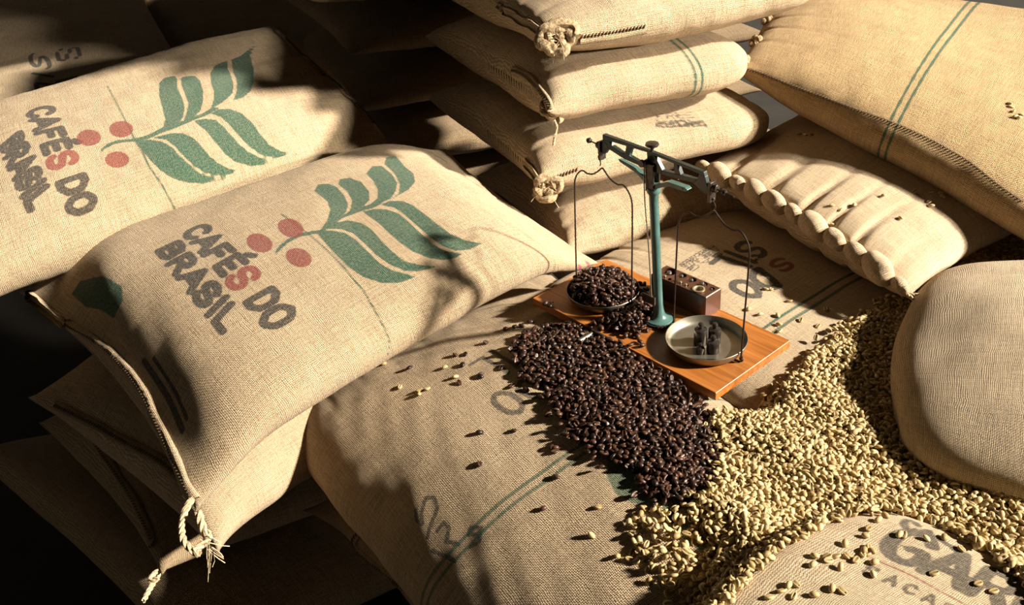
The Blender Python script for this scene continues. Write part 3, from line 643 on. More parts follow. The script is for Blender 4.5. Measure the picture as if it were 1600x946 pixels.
for i, (c, R0) in enumerate((((868, 62), .033), ((852, 174), .024), ((852, 288), .026))):
    s, rt = CS[i]; U, V = s.uv_at(*c); p, n = s.surf(U / s.Lu, V / s.circ, .004 if i != 1 else .012); tc_ = C0 - p[0]; n = n * .35 + tc_ / np.linalg.norm(tc_) * .65
    rosette(rt, p[0], n[0], R0, seed=i + 1, turns=2.3, tr=R0 * .27); frays(rt, p[0] - n[0] * .002, 30, R0 * .9, seed=i, dirn=n[0] * .6, spread=.8)
U, V = CS[1][0].uv_at(866, 182); p, n = CS[1][0].surf(U / CS[1][0].Lu, V / CS[1][0].circ, .006)
twine(CS[1][1], [p[0], p[0] + [.004, -.004, -.012], p[0] + [-.001, -.008, -.026], p[0] + [-.004, -.012, -.040]], .0016)
# pinched end of the golden sack
U, V = fD.uv_at(1160, 82); p, n = fD.surf(.012, .27, .002)
for i, v_ in enumerate((.10, .2, .30, .40, .47)):
    q_, n_ = fD.surf(.012, v_, .0); rosette(r_D, q_[0], n_[0], .012, seed=20 + i, turns=1.2, tr=.006, name='gathered_end')
# braid of the puckered sack
def ellipsoid(root, c, axis, nrm, L, r, name, m='burlap_fine', seed=0, n=14, k=16, flat=.85):
    axis = np.array(axis, float); axis /= np.linalg.norm(axis); b = np.cross(nrm, axis); b /= np.linalg.norm(b); c2 = np.cross(axis, b)
    th = np.linspace(0, np.pi, n); ph = np.linspace(0, 2 * np.pi, k, endpoint=False); T_, F_ = np.meshgrid(th, ph, indexing='ij')
    rr = r * np.sin(T_) ** .75; x = -L * np.cos(T_)
    V = c + axis * x[..., None] + b * (rr * np.cos(F_))[..., None] + c2 * (rr * np.sin(F_) * flat + .10 * L * np.sin(T_))[..., None]
    V = V.reshape(-1, 3); V = V + (.0016 * noise(V, 110, seed) + .0009 * noise(V, 280, seed + 2))[:, None] * nrm
    I, J = np.meshgrid(np.arange(n - 1), np.arange(k), indexing='ij'); J2 = (J + 1) % k
    q = np.stack([I * k + J, I * k + J2, (I + 1) * k + J2, (I + 1) * k + J], -1).reshape(-1, 4)
    uv = np.stack([np.stack([I, I, I + 1, I + 1], -1).reshape(-1, 4) * (2 * L / n), np.stack([J, J + 1, J + 1, J], -1).reshape(-1, 4) * (2 * math.pi * r / k)], -1)
    return link(name, V, q, M[m], root, uvs=uv.reshape(-1, 2), attrs={'ink': np.zeros((len(V), 4))})
nb = 11; vs_ = np.linspace(.03, .475, nb)
for i, v_ in enumerate(vs_):
    q_, n_ = fE.surf(.004, v_, 0); q2, _ = fE.surf(.004, v_ + .01, 0); t_ = (q2 - q_)[0]; t_ /= np.linalg.norm(t_)
    out = (fE.surf(.0, v_)[0] - fE.surf(.12, v_)[0])[0]; out[2] = 0; out /= np.linalg.norm(out); upv = np.array([0, 0, 1.])
    sz = .0265 * (1 + .22 * math.sin(i * 2.3)) * (.78 if i in (0, nb - 1) else 1)
    ax_ = t_ + upv * -.15 + out * .25 * (1 if i % 2 else .7)
    ellipsoid(r_E, q_[0] + out * .003 + upv * .004, ax_, upv * .7 + out * .7, sz, sz * .60, 'seam_fold', seed=i)
cE = np.array(fE.surf(.0, .485)[0][0])
twine(r_E, [cE, cE + [.012, -.020, -.004], cE + [.03, -.026, -.012]], .0022, name='loose_twine')
twine(r_E, [cE, cE + [.020, -.004, .0], cE + [.05, -.001, -.006]], .0016, name='loose_twine', seed=4)
frays(r_E, cE + [.01, -.018, -.008], 12, .02, seed=5, dirn=(.5, -.6, -.6), spread=.5, r=.0007)
# twine at the lower corner of the front left sack
zc = -.045
twine(r_B, [at(300, 780, zc), at(290, 798, zc - .005), at(284, 822, zc - .015), at(287, 845, zc - .02), at(300, 860, zc - .025), at(312, 868, zc - .03)], .0032, name='braided_twine', n=12)
twine(r_B, [at(310, 800, zc), at(318, 828, zc - .015), at(326, 838, zc - .02), at(318, 850, zc - .025), at(304, 862, zc - .025)], .0036, name='twine_knot', n=10)
frays(r_B, at(325, 850, zc - .02), 11, .035, seed=9, dirn=(.15, -.35, -.7), spread=.35, r=.0006)
q0 = at(243, 868, -.27)
twine(r_J2, [q0, at(250, 884, -.275), at(247, 900, -.28), at(236, 918, -.28), at(224, 940, -.28)], .0028, n=10)
twine(r_J2, [at(248, 892, -.272), at(238, 900, -.272), at(236, 908, -.275), at(248, 903, -.272)], .0028, name='twine_knot', n=8)
# ------------------------------------------------------------------ the balance
O = np.array([.2077, 1.108, 0.]); YAW = math.radians(-51.8186); ex = np.array([math.cos(YAW), math.sin(YAW), 0]); ey = np.array([-ex[1], ex[0], 0])
def BW(x, y, z): return O + ex * x + ey * y + np.array([0, 0, z])
bal = thing('balance_scale', 'antique two-pan balance with teal post and beam on an orange wooden board', 'scale', tuple(O), YAW)
MB().box((-.178, -.0825, -.0125), (.178, .0825, 0), .0005).build('board', M['board'], bal, smooth=False)
for sx in (-.15, .155):
    for sy in (-.06, .06): MB().lathe([(0, -.026), (.009, -.026), (.010, -.022), (.009, -.0125), (0, -.0125)], (sx, sy, 0), 16).build('foot', M['dark_wood'], bal)
# post with flared foot, leaning very slightly
pb, pt = np.array([.010, .0, 0]), np.array([-.004, .001, .222])
prof = [(.0, 0), (.019, 0), (.0205, .0022), (.0195, .0045), (.013, .0065), (.0095, .011), (.0075, .018), (.0066, .028), (.0064, .10), (.0066, .19), (.0068, .200), (.0092, .203), (.0098, .2065), (.0092, .210), (.006, .2115), (.0, .2115)]
mb = MB().lathe(prof, (0, 0, 0), 32); mb.v = [(x + pb[0] + (pt - pb)[0] * z / .222, y + pb[1] + (pt - pb)[1] * z / .222, z) for x, y, z in mb.v]
mb.build('post', M['green_paint'], bal)
mb = MB().lathe([(0, 0), (.0225, 0), (.0235, .0015), (.0225, .003), (0, .003)], tuple(pb), 36); mb.build('post_flange', M['dark_green'], bal)
# fork at the top of the post
mb = MB().box((-.0105, -.0075, .208), (.0035, -.0045, .247)).box((-.0105, .0045, .208), (.0035, .0075, .247)).box((-.0105, -.0075, .206), (.0035, .0075, .213)); mb.build('fork', M['dark_iron'], bal, smooth=False, bevel=.0006)
# beam: open truss
def bar(pts, y=.0034): mb.prism(pts, -y, y)
mb = MB()
bar([(-.0931, .2666), (-.0935, .2592), (-.0859, .2598), (-.0115, .2606), (.002, .2595), (.0393, .2567), (.0772, .2536), (.0865, .2520), (.0842, .2581), (-.007, .2636)])
bar([(-.0978, .2396), (-.0904, .2376), (-.0826, .2475), (-.0851, .2530), (-.0935, .2592)])
bar([(-.0826, .2475), (-.0523, .2400), (-.0523, .2470), (-.0751, .2535), (-.0935, .2592), (-.0851, .2530)][:4])
bar([(-.0935, .2592), (-.0851, .2530), (-.0826, .2475), (-.0751, .2535), (-.0800, .2598)])
bar([(-.0523, .2400), (-.0092, .2365), (-.0092, .2415), (-.0253, .2432), (-.0440, .2470), (-.0523, .2470)])
bar([(-.0523, .2460), (-.0440, .2460), (-.0391, .2604), (-.0485, .2604)])
bar([(-.0092, .2365), (.0134, .2355), (.0156, .2418), (.0020, .2600), (-.0115, .2606), (-.0092, .2415)])
bar([(.0134, .2355), (.0674, .2385), (.0744, .2450), (.0471, .2440), (.0374, .2430), (.0156, .2421)])
bar([(.0374, .2430), (.0471, .2440), (.0410, .2570), (.0350, .2575)])
bar([(.0674, .2385), (.0875, .2289), (.0940, .2315), (.0865, .2525), (.0772, .2540), (.0744, .2450)])
mb.build('beam', M['dark_green'], bal, smooth=False, bevel=.0005)
MB().lathe([(0, .2630), (.0022, .2630), (.0028, .268), (.0085, .2705), (.0092, .2720), (.0086, .2745), (0, .2750)], (-.005, 0, 0), 24).build('adjusting_knob', M['dark_iron'], bal)
mb = MB().tube([(-.012, -.013, .2475), (-.012, .013, .2475)], .0032, 12); mb.lathe([(0, -.0025), (.0048, -.0025), (.0055, 0), (.0048, .0025), (0, .0025)], (-.012, -.0125, .2475), 16, ax='y'); mb.build('pivot', M['dark_iron'], bal)
# rest arms under the beam
mb = MB(); mb.prism([(-.0640, .2370), (-.0600, .2335), (-.0300, .2255), (-.0120, .2130), (.0, .2110), (.0, .2175), (-.0200, .2260), (-.0350, .2330)], -.0038, .0038); mb.build('rest_arm', M['green_paint'], bal, smooth=False, bevel=.0006)
mb = MB(); mb.prism([(.0, .2100), (.0270, .2225), (.0560, .2230), (.0600, .2265), (.0560, .2290), (.0260, .2290), (.0050, .2185), (0, .2180)], -.0050, .0050); mb.lathe([(.0, -.0056), (.0016, -.0056), (.0016, .0056), (0, .0056)], (.052, 0, .226), 12, ax='y'); mb.build('rest_arm', M['green_paint'], bal, smooth=False, bevel=.0006)
MB().tube(spline([(-.011, -.0085, .245), (-.008, -.0115, .2), (.0, -.012, .12), (.005, -.0115, .045)], 6), .0009, 6).build('pointer', M['steel'], bal)
MB().box((-.010, -.0155, .034), (.014, -.0125, .047)).box((.004, -.0125, .037), (.009, -.005, .043)).build('index_plate', M['dark_iron'], bal, smooth=False, bevel=.0004)
# end fittings
for sgn, x0, z0 in ((-1, -.0985, .2470), (1, .0955, .2395)):
    mb = MB().box((x0 - .0022, -.0060, z0 - .020), (x0 + .0022, .0060, z0 + .008))
    mb.lathe([(0, 0), (.0052, 0), (.0058, .003), (.0050, .0065), (0, .0065)], (x0 + sgn * .002, 0, z0), 14, ax='x') if sgn > 0 else mb.lathe([(0, -.0065), (.0050, -.0065), (.0058, -.003), (.0052, 0), (0, 0)], (x0 - .002, 0, z0), 14, ax='x')
    mb.build('end_bearing', M['dark_iron'], bal, bevel=.0004)
    mb = MB().tube([(x0 + sgn * .004, 0, z0), (x0 + sgn * (.024 if sgn < 0 else .034), 0, z0 + (.002 if sgn < 0 else -.003))], .0011, 8)
    kx = x0 + sgn * (.025 if sgn < 0 else .019)
    mb.lathe([(0, -.0038), (.0030, -.003), (.0042, 0), (.0030, .003), (0, .0038)], (kx, 0, z0 + (.002 if sgn < 0 else -.001)), 14, ax='x'); mb.build('balance_screw', M['dark_iron'], bal)
    xs = -.1035 if sgn < 0 else .1005; zt = .232 if sgn < 0 else .226
    mb = MB().tube(spline([(xs, -.001, zt), (xs - .003, 0, zt - .004), (xs - .0005, .001, zt - .008), (xs + .002, 0, zt - .013), (xs, 0, zt - .0165)], 5), .0009, 6); mb.build('hook', M['wire'], bal)
mb = MB().tube([(-.0425, -.083, -.004), (-.0427, -.115, -.004)], .0040, 14); mb.build('lever_handle', M['steel'], bal)
mb = MB().box((-.046, -.0862, -.010), (.012, -.0828, .0015)); mb.build('lever_shadow_plate', M['dark_iron'], bal, smooth=False, bevel=.0005)  # dark plate added as the shadow along the board's front edge
# hanging pans
def make_pan(cx, cy, zb, tilt, zh, label):
    t = thing('hanging_pan', label, 'scale pan', tuple(BW(cx, cy, zb)), YAW, 'pans hanging from the balance beam')
    MB().lathe([(0, 0), (.046, 0), (.050, .0012), (.0530, .005), (.0555, .0118), (.0562, .0122), (.0566, .0116), (.0548, .0045), (.0515, -.0004), (.0465, -.0016), (0, -.0016)], (0, 0, 0), 64).build('dish', M['pan'], t)
    prof = [(0, zh - zb), (.016, zh - zb - .0135), (.030, zh - zb - .0175), (.040, zh - zb - .0155), (.049, zh - zb - .021), (.0565, zh - zb - .034), (.0585, zh - zb - .06), (.0590, .030), (.0592, .004)]
    for sg in (-1, 1):
        pts = [(sg * x, -cy * (z / (zh - zb)), z) for x, z in prof]; wr = MB().tube(spline(pts, 7), .00125, 8).build('stirrup_wire', M['wire'], t)
        MB().tube(spline([(sg * .0592, 0, .005), (sg * .061, .0015, .001), (sg * .0585, 0, -.0012), (sg * .048, 0, -.0028)], 5), .0013, 6).lathe([(0, -.002), (.0026, -.002), (.0026, .002), (0, .002)], (sg * .0592, 0, .0045), 10).build('foot_hook', M['wire'], wr)
    return t
pL = make_pan(-.0985, -.006, .0030, 0, .2140, 'hanging metal pan heaped with dark roasted beans at the left of the balance')
pR = make_pan(.1010, -.006, .0030, 0, .2085, 'hanging metal pan with four small weights at the right of the balance')
for x, y, r, h, lab in ((.0940, -.010, .0092, .024, 'tall dark weight with round knob at the left back in the pan'), (.1060, .006, .0088, .022, 'dark weight with round knob farthest back in the right pan'),
                        (.1190, -.014, .0086, .017, 'squat dark weight with round knob at the right front in the pan'), (.1085, -.028, .0058, .009, 'smallest dark weight with knob nearest the front of the right pan')):
    t = thing('weight', lab, 'weight', tuple(BW(x, y, .0031)), 0, 'weights in the right pan')
    MB().lathe([(0, 0), (r * .96, 0), (r, .0008), (r, h - .0012), (r * .93, h), (r * .55, h + .001), (r * .32, h + .002), (0, h + .002)], (0, 0, 0), 28).build('weight_body', M['dark_iron'], t)
    kr = r * .48; MB().lathe([(r * .25, h), (r * .22, h + .002), (kr * .8, h + .0028), (kr, h + .002 + kr), (kr * .75, h + .002 + kr * 1.7), (0, h + .002 + kr * 2)], (0, 0, 0), 20).build('knob', M['dark_iron'], t)
# block for the weights, with bored holes
t = thing('weight_block', 'dark reddish wooden block with bored holes for weights behind the post', 'weight box', tuple(BW(.0045, .065, 0)), YAW)
blk = MB().box((-.0525, -.0185, 0), (.0525, .0185, .037), .0012).build('block', M['dark_wood'], t, smooth=False)
holes = [(-.036, .005, .0115), (-.014, .008, .0075), (.005, .008, .0075), (.025, .008, .0080), (.043, .007, .0048), (.031, -.0075, .0085),
         (-.040, -.0120, .0030), (-.030, -.0120, .0030), (-.021, -.0120, .0034), (-.011, -.0110, .0034), (-.001, -.0100, .0036), (.009, -.0100, .0040)]
cut = MB()
for x, y, r in holes: cut.lathe([(0, .012), (r, .012), (r, .05), (0, .05)], (x, y, 0), 20)
co = cut.build('cut', M['hole']); co.parent = t
md = blk.modifiers.new('b', 'BOOLEAN'); md.operation = 'DIFFERENCE'; md.object = co; md.solver = 'EXACT'
bpy.context.view_layer.update(); dg = bpy.context.evaluated_depsgraph_get()
nm = bpy.data.meshes.new_from_object(blk.evaluated_get(dg)); blk.modifiers.clear(); blk.data = nm
bpy.data.objects.remove(co); 
MB().lathe([(.0062, .030), (.0062, .0385), (.0070, .0392), (.0092, .0392), (.0094, .0380), (.0086, .0372), (.0084, .030)], (.031, -.0075, 0), 28).build('brass_ring', M['cup'], t)
for x, y, r, hh, lab in ((-.036, .005, .0100, .030, 'largest weight sunk in the leftmost hole of the wooden block'), (-.014, .008, .0062, .034, 'second weight from the left in the back row of the block'),
                     (.005, .008, .0062, .034, 'middle weight in the back row of the block'), (.025, .008, .0068, .036, 'knobbed weight behind the brass ring in the block'), (.043, .007, .0038, .035, 'small weight in the hole at the right end of the block')):
    w = thing('weight', lab, 'weight', tuple(BW(.0045, .065, 0) + ex * x + ey * y + np.array([0, 0, .0122])), 0, 'weights seated in the block')
    h = hh - .0122; MB().lathe([(0, 0), (r, 0), (r, h - .001), (r * .9, h), (0, h + .0005)], n=20).build('weight_body', M['dark_iron'], w)
    kr = r * .42; MB().lathe([(r * .2, h), (kr, h + kr), (kr * .8, h + kr * 1.7), (0, h + kr * 2)], n=14).build('knob', M['steel'], w)
for x in (-.030, -.011, -.001, .009):
    w = thing('small_weight', 'tiny bright knobbed weight in the front row of holes in the block', 'weight', tuple(BW(.0045, .065, 0) + ex * x + ey * (-.0115 if x < -.005 else -.010) + np.array([0, 0, .0122])), 0, 'tiny weights in the front row of the block')
    MB().lathe([(0, 0), (.0022, 0), (.0022, .023), (.0010, .0235), (.0021, .0255), (.0018, .0275), (0, .0283)], n=12).build('weight_body', M['cup'], w)
# ------------------------------------------------------------------ beans
def bean_mesh(kind, seed, low=False):
    """unit bean, about 1 long: domed back, flat face with a groove; returns verts, faces, tint"""
    r = np.random.default_rng(seed); a, b, h = (.0048, .0035, .0029) if kind == 'green' else (.0051, .0039, .0031)
    a *= r.uniform(.9, 1.12); b *= r.uniform(.9, 1.1); ang = np.radians([-90, -66, -28, 25, 90, 155, 208, 246]); xs = np.array([-.86, -.45, 0, .45, .86])
    V = [(-a, 0, 0)]; G = [.0]
    for x in xs:
        rr = math.sqrt(1 - x * x * .93)
        for k, t in enumerate(ang):
            y = math.cos(t) * b * rr; z = math.sin(t) * (h * 1.15 if t > 0 and t < 3.2 else h * .42) * rr; g = 0
            if k == 0: z = h * .22; g = 1; y += .0004 * math.sin(x * 4)
            V.append((x * a, y, z)); G.append(g)
    V.append((a, 0, 0)); G.append(0); n = 8; Fc = []
    for k in range(n):
        Fc.append((0, 1 + (k + 1) % n, 1 + k)); e = 1 + 4 * n; Fc.append((len(V) - 1, e + k, e + (k + 1) % n))
        for i in range(4):
            p = 1 + i * n; a0, a1, b0, b1 = p + k, p + (k + 1) % n, p + n + k, p + n + (k + 1) % n; Fc += [(a0, a1, b1), (a0, b1, b0)]
    V = np.array(V); V[:, 2] += .10 * V[:, 0] ** 2 / a * r.uniform(-1, 1)
    tint = np.zeros((len(V), 4)); tint[:, 0] = r.uniform(0, 1); tint[:, 1] = np.array(G) * .85; tint[:, 3] = 1
    return V, np.array(Fc), tint
VAR = {k: [bean_mesh(k, 100 + i) for i in range(10)] for k in ('green', 'roasted')}
MESH = {}
for k in VAR:
    MESH[k] = []
    for V, Fc, ti in VAR[k]:
        o = link('bean', V, Fc, M[k + '_bean'], attrs={'tint': ti}); MESH[k].append(o.data); bpy.data.objects.remove(o)
def inpoly(X, Y, poly):
    return poly_sd(X, Y, poly) < 0
def topz(x, y, sacks):
    best = -.16; nn = None
    for s_ in sacks:
        loc, n_, fi, d = s_.bvh.ray_cast(Vector((x, y, .5)), Vector((0, 0, -1)))
        if loc is not None and loc[2] > best: best = loc[2]; nn = n_
    return best, nn
BASE = [fF, fG, fI]
def heap(x, y):
    z = -.016 + .005 * math.sin(x * 19 + 1) * math.sin(y * 17) + .003 * math.sin(x * 47 + y * 31)
    z += .03 * np.clip((y - 1.15) / .5, 0, 1) * np.clip((x - .45) / .3, 0, 1)
    return z
GREEN = [(1062, 960), (1078, 910), (1105, 868), (1118, 830), (1098, 806), (1078, 770), (1110, 748), (1126, 705), (1110, 662), (1112, 634), (1150, 622), (1190, 606), (1240, 572), (1270, 542), (1312, 517), (1345, 492), (1385, 470), (1440, 440), (1462, 410), (1482, 378), (1512, 352), (1600, 342), (1760, 400), (1760, 1100), (1400, 1150), (1050, 1100)]
ICLEAR = [(1122, 960), (1165, 912), (1200, 884), (1245, 853), (1290, 828), (1330, 806), (1380, 796), (1440, 800), (1478, 815), (1500, 835), (1522, 852), (1560, 884), (1600, 922), (1660, 990), (1660, 1200), (1000, 1200)]
SPARSE = [(985, 772), (1030, 775), (1080, 775), (1100, 806), (1120, 835), (1105, 870), (1078, 910), (1062, 960), (1000, 960), (1040, 885), (1000, 838), (975, 800)]
DARK = [(798, 530), (822, 508), (850, 502), (885, 497), (925, 512), (985, 548), (1050, 592), (1108, 637), (1128, 665), (1130, 705), (1118, 745), (1088, 762), (1045, 768), (1010, 752), (985, 715), (940, 692), (905, 668), (880, 640), (850, 612), (860, 590), (825, 580), (812, 560)]
PILE_ON_BOARD = [(925, 512), (965, 496), (990, 480), (1000, 446), (1014, 470), (1016, 498), (1002, 520), (992, 530), (962, 516), (935, 512)]
def base_z(kind, x, y, dd, only_surface=False):
    pz, _ = topz(x, y, BASE)
    if only_surface: return pz
    hz = heap(x, y)
    g = min(1, max(0, -dd / .035)); dk = float(poly_sd(np.array([x]), np.array([y]), XY(DARK))[0]); g = max(g, 1 - max(0, dk) / .05)
    pz = max(pz, -.05)
    if hz > pz: pz += (hz - pz) * (g if kind == 'green' else .45)
    return pz
beans = {'green': [], 'roasted': []}                       # (pos, normal, tint class)
XY = lambda P_, z=0.: [tuple(at(px, py, z)[:2]) for px, py in P_]
def scatter(kind, poly, layers, spacing, prob=1., z_extra=None, clear=None, only_surface=False, onz=None, edge=.0):
    P_ = XY(poly); xs = [p[0] for p in P_]; ys = [p[1] for p in P_]; C_ = XY(clear) if clear else None
    for k in range(layers):
        gx, gy = np.meshgrid(np.arange(min(xs), max(xs), spacing), np.arange(min(ys), max(ys), spacing), indexing='ij')
        gx = gx + rng.uniform(-.45, .45, gx.shape) * spacing; gy = gy + rng.uniform(-.45, .45, gx.shape) * spacing
        sd_ = poly_sd(gx, gy, P_); ok = sd_ < -.002 * k + rng.normal(0, .006, gx.shape) + (rng.uniform(size=gx.shape) < .05) * .012 + edge
        if C_: ok &= ~(poly_sd(gx, gy, C_) < rng.normal(0, .003, gx.shape))
        ok &= rng.uniform(size=gx.shape) < prob
        for x, y, dd in zip(gx[ok], gy[ok], sd_[ok]):
            q_ = proj(np.array([x, y, 0.]))
            if not (-30 < q_[0] < 1640 and q_[1] < 985): continue
            if k == 0 and dd < -.03 and rng.uniform() < .35: continue
            if fH.bvh.ray_cast(Vector((x, y, .5)), Vector((0, 0, -1)))[0] is not None and q_[0] > 1440 and 470 < q_[1] < 700: continue
            pz = onz if onz is not None else base_z(kind, x, y, dd, only_surface)
            if z_extra: pz += z_extra(x, y, dd)
            beans[kind].append(((x, y, pz + .0028 + k * .0034 + rng.uniform(-.0006, .0012)), k))
def near_board(x, y, dd):
    l = (np.array([x, y, 0]) - O); yy = l @ ey; xx = l @ ex
    return .010 * math.exp(-max(0, -yy - .085) / .03) * (1 if -.2 < xx < .18 else .3) + .004 * min(1, max(0, -dd / .04))
scatter('green', GREEN, 3, .0064, clear=ICLEAR)
scatter('green', SPARSE, 1, .0070, prob=.60, only_surface=True)
scatter('green', SPARSE, 1, .0070, prob=.2)
scatter('roasted', DARK, 2, .0070, z_extra=near_board, only_surface=False)
scatter('roasted', PILE_ON_BOARD, 3, .0072, onz=.0002, z_extra=lambda x, y, d: .010 * min(1, -d / .02) if d < 0 else 0)
n_ = 0
beans['green'] = [b for b in beans['green'] if not (-.18 < (np.array(b[0]) - O) @ ex < .18 and -.083 < (np.array(b[0]) - O) @ ey < .083 and b[0][2] > -.03)]
beans['roasted'] = [b for b in beans['roasted'] if b[0][2] > .0 or not (-.178 < (np.array(b[0]) - O) @ ex < .178 and -.083 < (np.array(b[0]) - O) @ ey < .083)]
def dir_ok(p): return True
# heaped pan
PB = []
pc = BW(-.0985, -.006, .0030)
for k in range(9):
    zz = .003 + k * .0036; rm = .048 if zz < .012 else .051 * math.sqrt(max(0, 1 - ((zz - .012) / .025) ** 2))
    for x in np.arange(-rm, rm, .0070):
        for y in np.arange(-rm, rm, .0070):
            x2, y2 = x + rng.uniform(-.003, .003), y + rng.uniform(-.003, .003); rr = math.hypot(x2, y2)
            if rr < rm and (rr > rm - .016 or k > 6 or k == 2): PB.append(((pc[0] + x2, pc[1] + y2, pc[2] + zz + rng.uniform(-.001, .001)), 'pan'))
# single beans
SINGLE_R = [(640, 577), (712, 556), (723, 572), (751, 590), (718, 600), (750, 678), (803, 674), (862, 701), (867, 707), (749, 727), (869, 748), (849, 797), (752, 587), (800, 605), (822, 611), (868, 702), (922, 704), (953, 706), (790, 516), (804, 513), (815, 511), (829, 505), (760, 537), (727, 555), (782, 577), (846, 622), (866, 634), (880, 655)]
SINGLE_G = [(625, 606), (656, 612), (668, 609), (655, 618), (600, 570), (695, 576), (712, 591), (924, 839), (965, 872), (984, 876), (988, 866), (1000, 876), (1048, 870), (1056, 858), (1064, 862), (934, 794), (1072, 800), (1180, 405), (1197, 453), (1188, 493), (1215, 495), (1233, 472), (1251, 502), (1278, 511), (1217, 509), (1290, 484), (1218, 519), (1170, 485), (1205, 453)]
SING_I = [(1202, 935), (1222, 925), (1240, 934), (1232, 917), (1244, 915), (1272, 932), (1300, 922), (1316, 926), (1292, 872), (1294, 878), (1306, 871), (1324, 871), (1337, 877), (1313, 889), (1270, 885), (1273, 871), (1320, 852), (1352, 840), (1357, 828), (1372, 815), (1383, 808), (1410, 804), (1412, 838), (1447, 844), (1459, 898), (1405, 838), (1528, 914), (1552, 926), (1350, 862), (1358, 858), (1355, 867), (1362, 864), (1348, 868), (1366, 881), (1364, 900), (1475, 842), (1502, 860)]
SING_E = [(1248, 210), (1258, 211), (1267, 211), (1196, 199), (1374, 234), (1429, 301), (1455, 301), (1470, 304), (1472, 309), (1451, 317), (1455, 324), (1407, 343), (1380, 308), (1300, 322), (1335, 322), (1313, 329), (1302, 352), (1268, 338)]
SING_D = [(1580, 168), (1583, 175), (1586, 184), (1592, 186), (1598, 180), (1578, 163)]
PXB = []
def single(kind, pts, sacks, grp):
    for p in pts:
        d = Vector(ray(*p)).normalized(); best = None
        for s_ in sacks:
            loc, n_, fi, di = s_.bvh.ray_cast(Vector(C0), d)
            if loc is not None and (best is None or di < best[1]): best = (loc, di)
        if best: PXB.append((kind, (best[0][0], best[0][1], best[0][2] + .0022), grp))
single('roasted', SINGLE_R, [fF], 'front'); single('green', SINGLE_G[:17], [fF], 'front'); single('green', SINGLE_G[17:], [fG], 'back')
single('green', SING_I, [fI], 'corner'); single('green', SING_E, [fE], 'puckered'); single('green', SING_D, [fD], 'golden')
for p in [(985, 538), (1004, 540), (1000, 534), (970, 533), (1030, 512), (1036, 513), (852, 474), (858, 478), (862, 474)]:
    q = at(*p, .0035); PXB.append(('roasted', tuple(q), 'board'))
def rmat(flat=.0):
    yaw = rng.uniform(0, 6.283); tx, ty = rng.normal(0, .55 * (1 - flat), 2)
    m = Matrix.Rotation(yaw, 3, 'Z') @ Matrix.Rotation(tx, 3, 'X') @ Matrix.Rotation(ty, 3, 'Y')
    if rng.uniform() < .48: m = m @ Matrix.Rotation(math.pi, 3, 'X')
    return m
LAB = {'roasted': 'dark roasted coffee bean in the spilled pile beside the wooden board', 'green': 'pale green unroasted coffee bean in the spill at the lower right',
       'pan': 'dark roasted coffee bean heaped in the left pan'}
SL = {('roasted', 'front'): ('single dark roasted bean lying apart on the wide front sack', 'single roasted beans on the front sack'),
      ('green', 'front'): ('single pale bean lying apart on the wide front sack', 'single pale beans on the front sack'),
      ('green', 'back'): ('single pale bean on the flat sack behind the board, near its green stripe', 'single pale beans on the sack behind the board'),
      ('green', 'corner'): ('single pale bean on the sack with the letters GAR', 'single pale beans on the bottom right sack'),
      ('green', 'puckered'): ('single pale bean on top of the sack with the puckered seam', 'single pale beans on the puckered sack'),
      ('green', 'golden'): ('single pale bean on the large golden sack at the right edge', 'single pale beans on the golden sack'),
      ('roasted', 'board'): ('single dark roasted bean lying apart on the wooden board', 'single roasted beans on the board')}
def bean_obj(kind, p, label, group, flat=0.):
    o = bpy.data.objects.new('coffee_bean', MESH[kind][int(rng.integers(10))]); COL.objects.link(o)
    mt = rmat(flat).to_4x4(); mt.translation = Vector(p); o.matrix_world = mt; tag(o, label, 'coffee bean', group)
cnt = {'roasted': 0, 'green': 0}
for kind, p, g in PXB: bean_obj(kind, p, *SL[(kind, g)], flat=.6); cnt[kind] += 1
def visible_top(lst):
    """beans not buried by another within 6 mm above them"""
    P_ = np.array([b[0] for b in lst]); key = {}
    for i, p in enumerate(P_): key.setdefault((int(p[0] // .006), int(p[1] // .006)), []).append(i)
    top = set()
    for ks in key.values(): top.add(max(ks, key=lambda i: P_[i][2]))
    return top
def stuff_mesh(name, lst, kind, label, core=None):
    Vs, Fs, Ts = [], [], []; off = 0
    for p in lst:
        V, Fc, ti = VAR[kind][int(rng.integers(10))]; m_ = np.array(rmat()); Vs.append(V @ m_.T + np.array(p)); Fs.append(Fc + off)
        t2 = ti.copy(); t2[:, 0] = rng.uniform(0, 1) ** (1.4 if kind == 'roasted' else .9); Ts.append(t2); off += len(V)
    o = link(name, np.concatenate(Vs), np.concatenate(Fs), M[kind + '_bean'], attrs={'tint': np.concatenate(Ts)})
    return tag(o, label, 'coffee beans', kind='stuff')
VIEW = lambda p: (lambda q: -20 < q[0] < 1620 and -20 < q[1] < 966)(proj(np.array(p)))
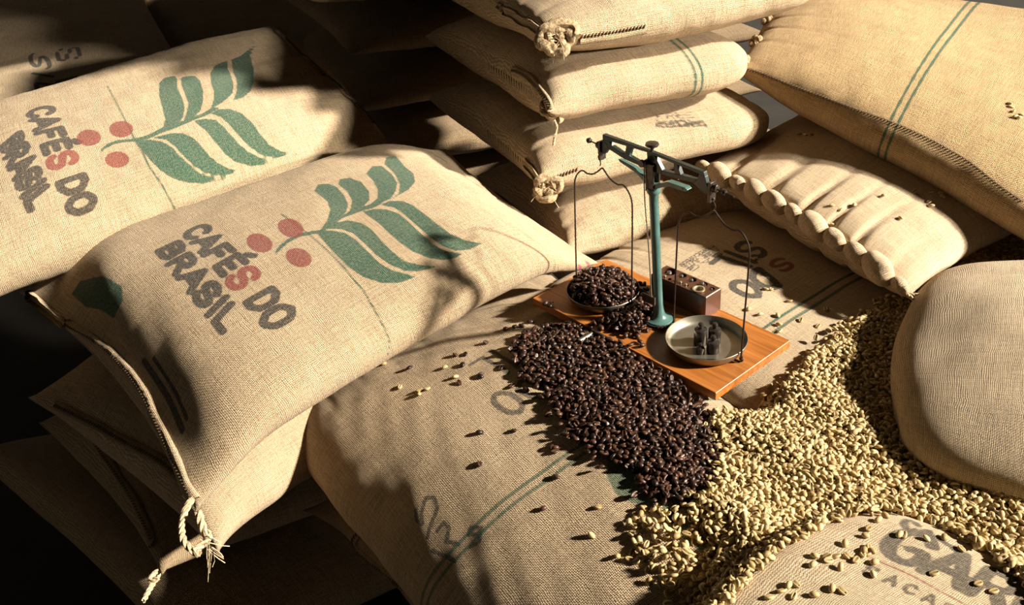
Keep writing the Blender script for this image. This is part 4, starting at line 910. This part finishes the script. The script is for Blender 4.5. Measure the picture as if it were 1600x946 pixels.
for kind, extra in (('roasted', PB), ('green', [])):
    lst = beans[kind]; top = visible_top(lst); cand = sorted([i for i in top if VIEW(lst[i][0])], key=lambda i: float(np.linalg.norm(np.array(lst[i][0]) - C0)))
    npan = 60 if kind == 'roasted' else 0; pick = set(cand[:300 - cnt[kind] - npan])
    for i in pick: bean_obj(kind, lst[i][0], LAB[kind], 'roasted beans of the pile' if kind == 'roasted' else 'green beans of the spill')
    rest = [b[0] for i, b in enumerate(lst) if i not in pick]
    stuff_mesh(kind + '_coffee_beans', rest, kind, 'heap of dark roasted coffee beans spilled in front of the wooden board' if kind == 'roasted' else 'broad spill of pale green coffee beans between the sacks at the right')
    if extra:
        ex_s = sorted(range(len(extra)), key=lambda i: float(np.linalg.norm(np.array(extra[i][0]) + [0, 0, 0] - C0)))
        pk = set(ex_s[:npan])
        for i in pk: bean_obj(kind, extra[i][0], LAB['pan'], 'roasted beans in the left pan')
        stuff_mesh('roasted_coffee_beans', [b[0] for i, b in enumerate(extra) if i not in pk], kind, 'heap of dark roasted coffee beans filling the left pan')
print('BEANS', {k: len(v) for k, v in beans.items()}, len(PB), len(PXB))
# beds of beans under the top layers
def bed(name, poly, m, fz, label, clear=None, step=.012):
    P_ = XY(poly); xs = np.arange(min(p[0] for p in P_), min(1.2, max(p[0] for p in P_)), step); ys = np.arange(max(.585, min(p[1] for p in P_)), max(p[1] for p in P_), step)
    X_, Y_ = np.meshgrid(xs, ys, indexing='ij'); D_ = poly_sd(X_, Y_, P_); ok = D_ < .0
    if clear: ok &= ~(poly_sd(X_, Y_, XY(clear)) < .012)
    idx = {}; V = []; Fc = []
    def vid(i, j):
        if (i, j) not in idx: idx[(i, j)] = len(V); V.append((X_[i, j], Y_[i, j], fz(X_[i, j], Y_[i, j], D_[i, j])))
        return idx[(i, j)]
    for i in range(len(xs) - 1):
        for j in range(len(ys) - 1):
            if ok[i, j] and ok[i + 1, j] and ok[i, j + 1] and ok[i + 1, j + 1]: Fc.append((vid(i, j), vid(i + 1, j), vid(i + 1, j + 1), vid(i, j + 1)))
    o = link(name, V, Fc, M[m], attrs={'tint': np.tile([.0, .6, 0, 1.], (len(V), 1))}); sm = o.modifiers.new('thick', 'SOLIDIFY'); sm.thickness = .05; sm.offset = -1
    return tag(o, label, 'coffee beans', kind='stuff')
bed('green_coffee_beans', GREEN, 'green_bean', lambda x, y, dd: base_z('green', x, y, dd) - .0035, 'deep bed of pale green coffee beans beneath the spill at the right')
bed('roasted_coffee_beans', DARK, 'roasted_bean', lambda x, y, dd: base_z('roasted', x, y, dd) + near_board(x, y, dd) - .003, 'bed of dark roasted coffee beans beneath the pile beside the board', step=.010)
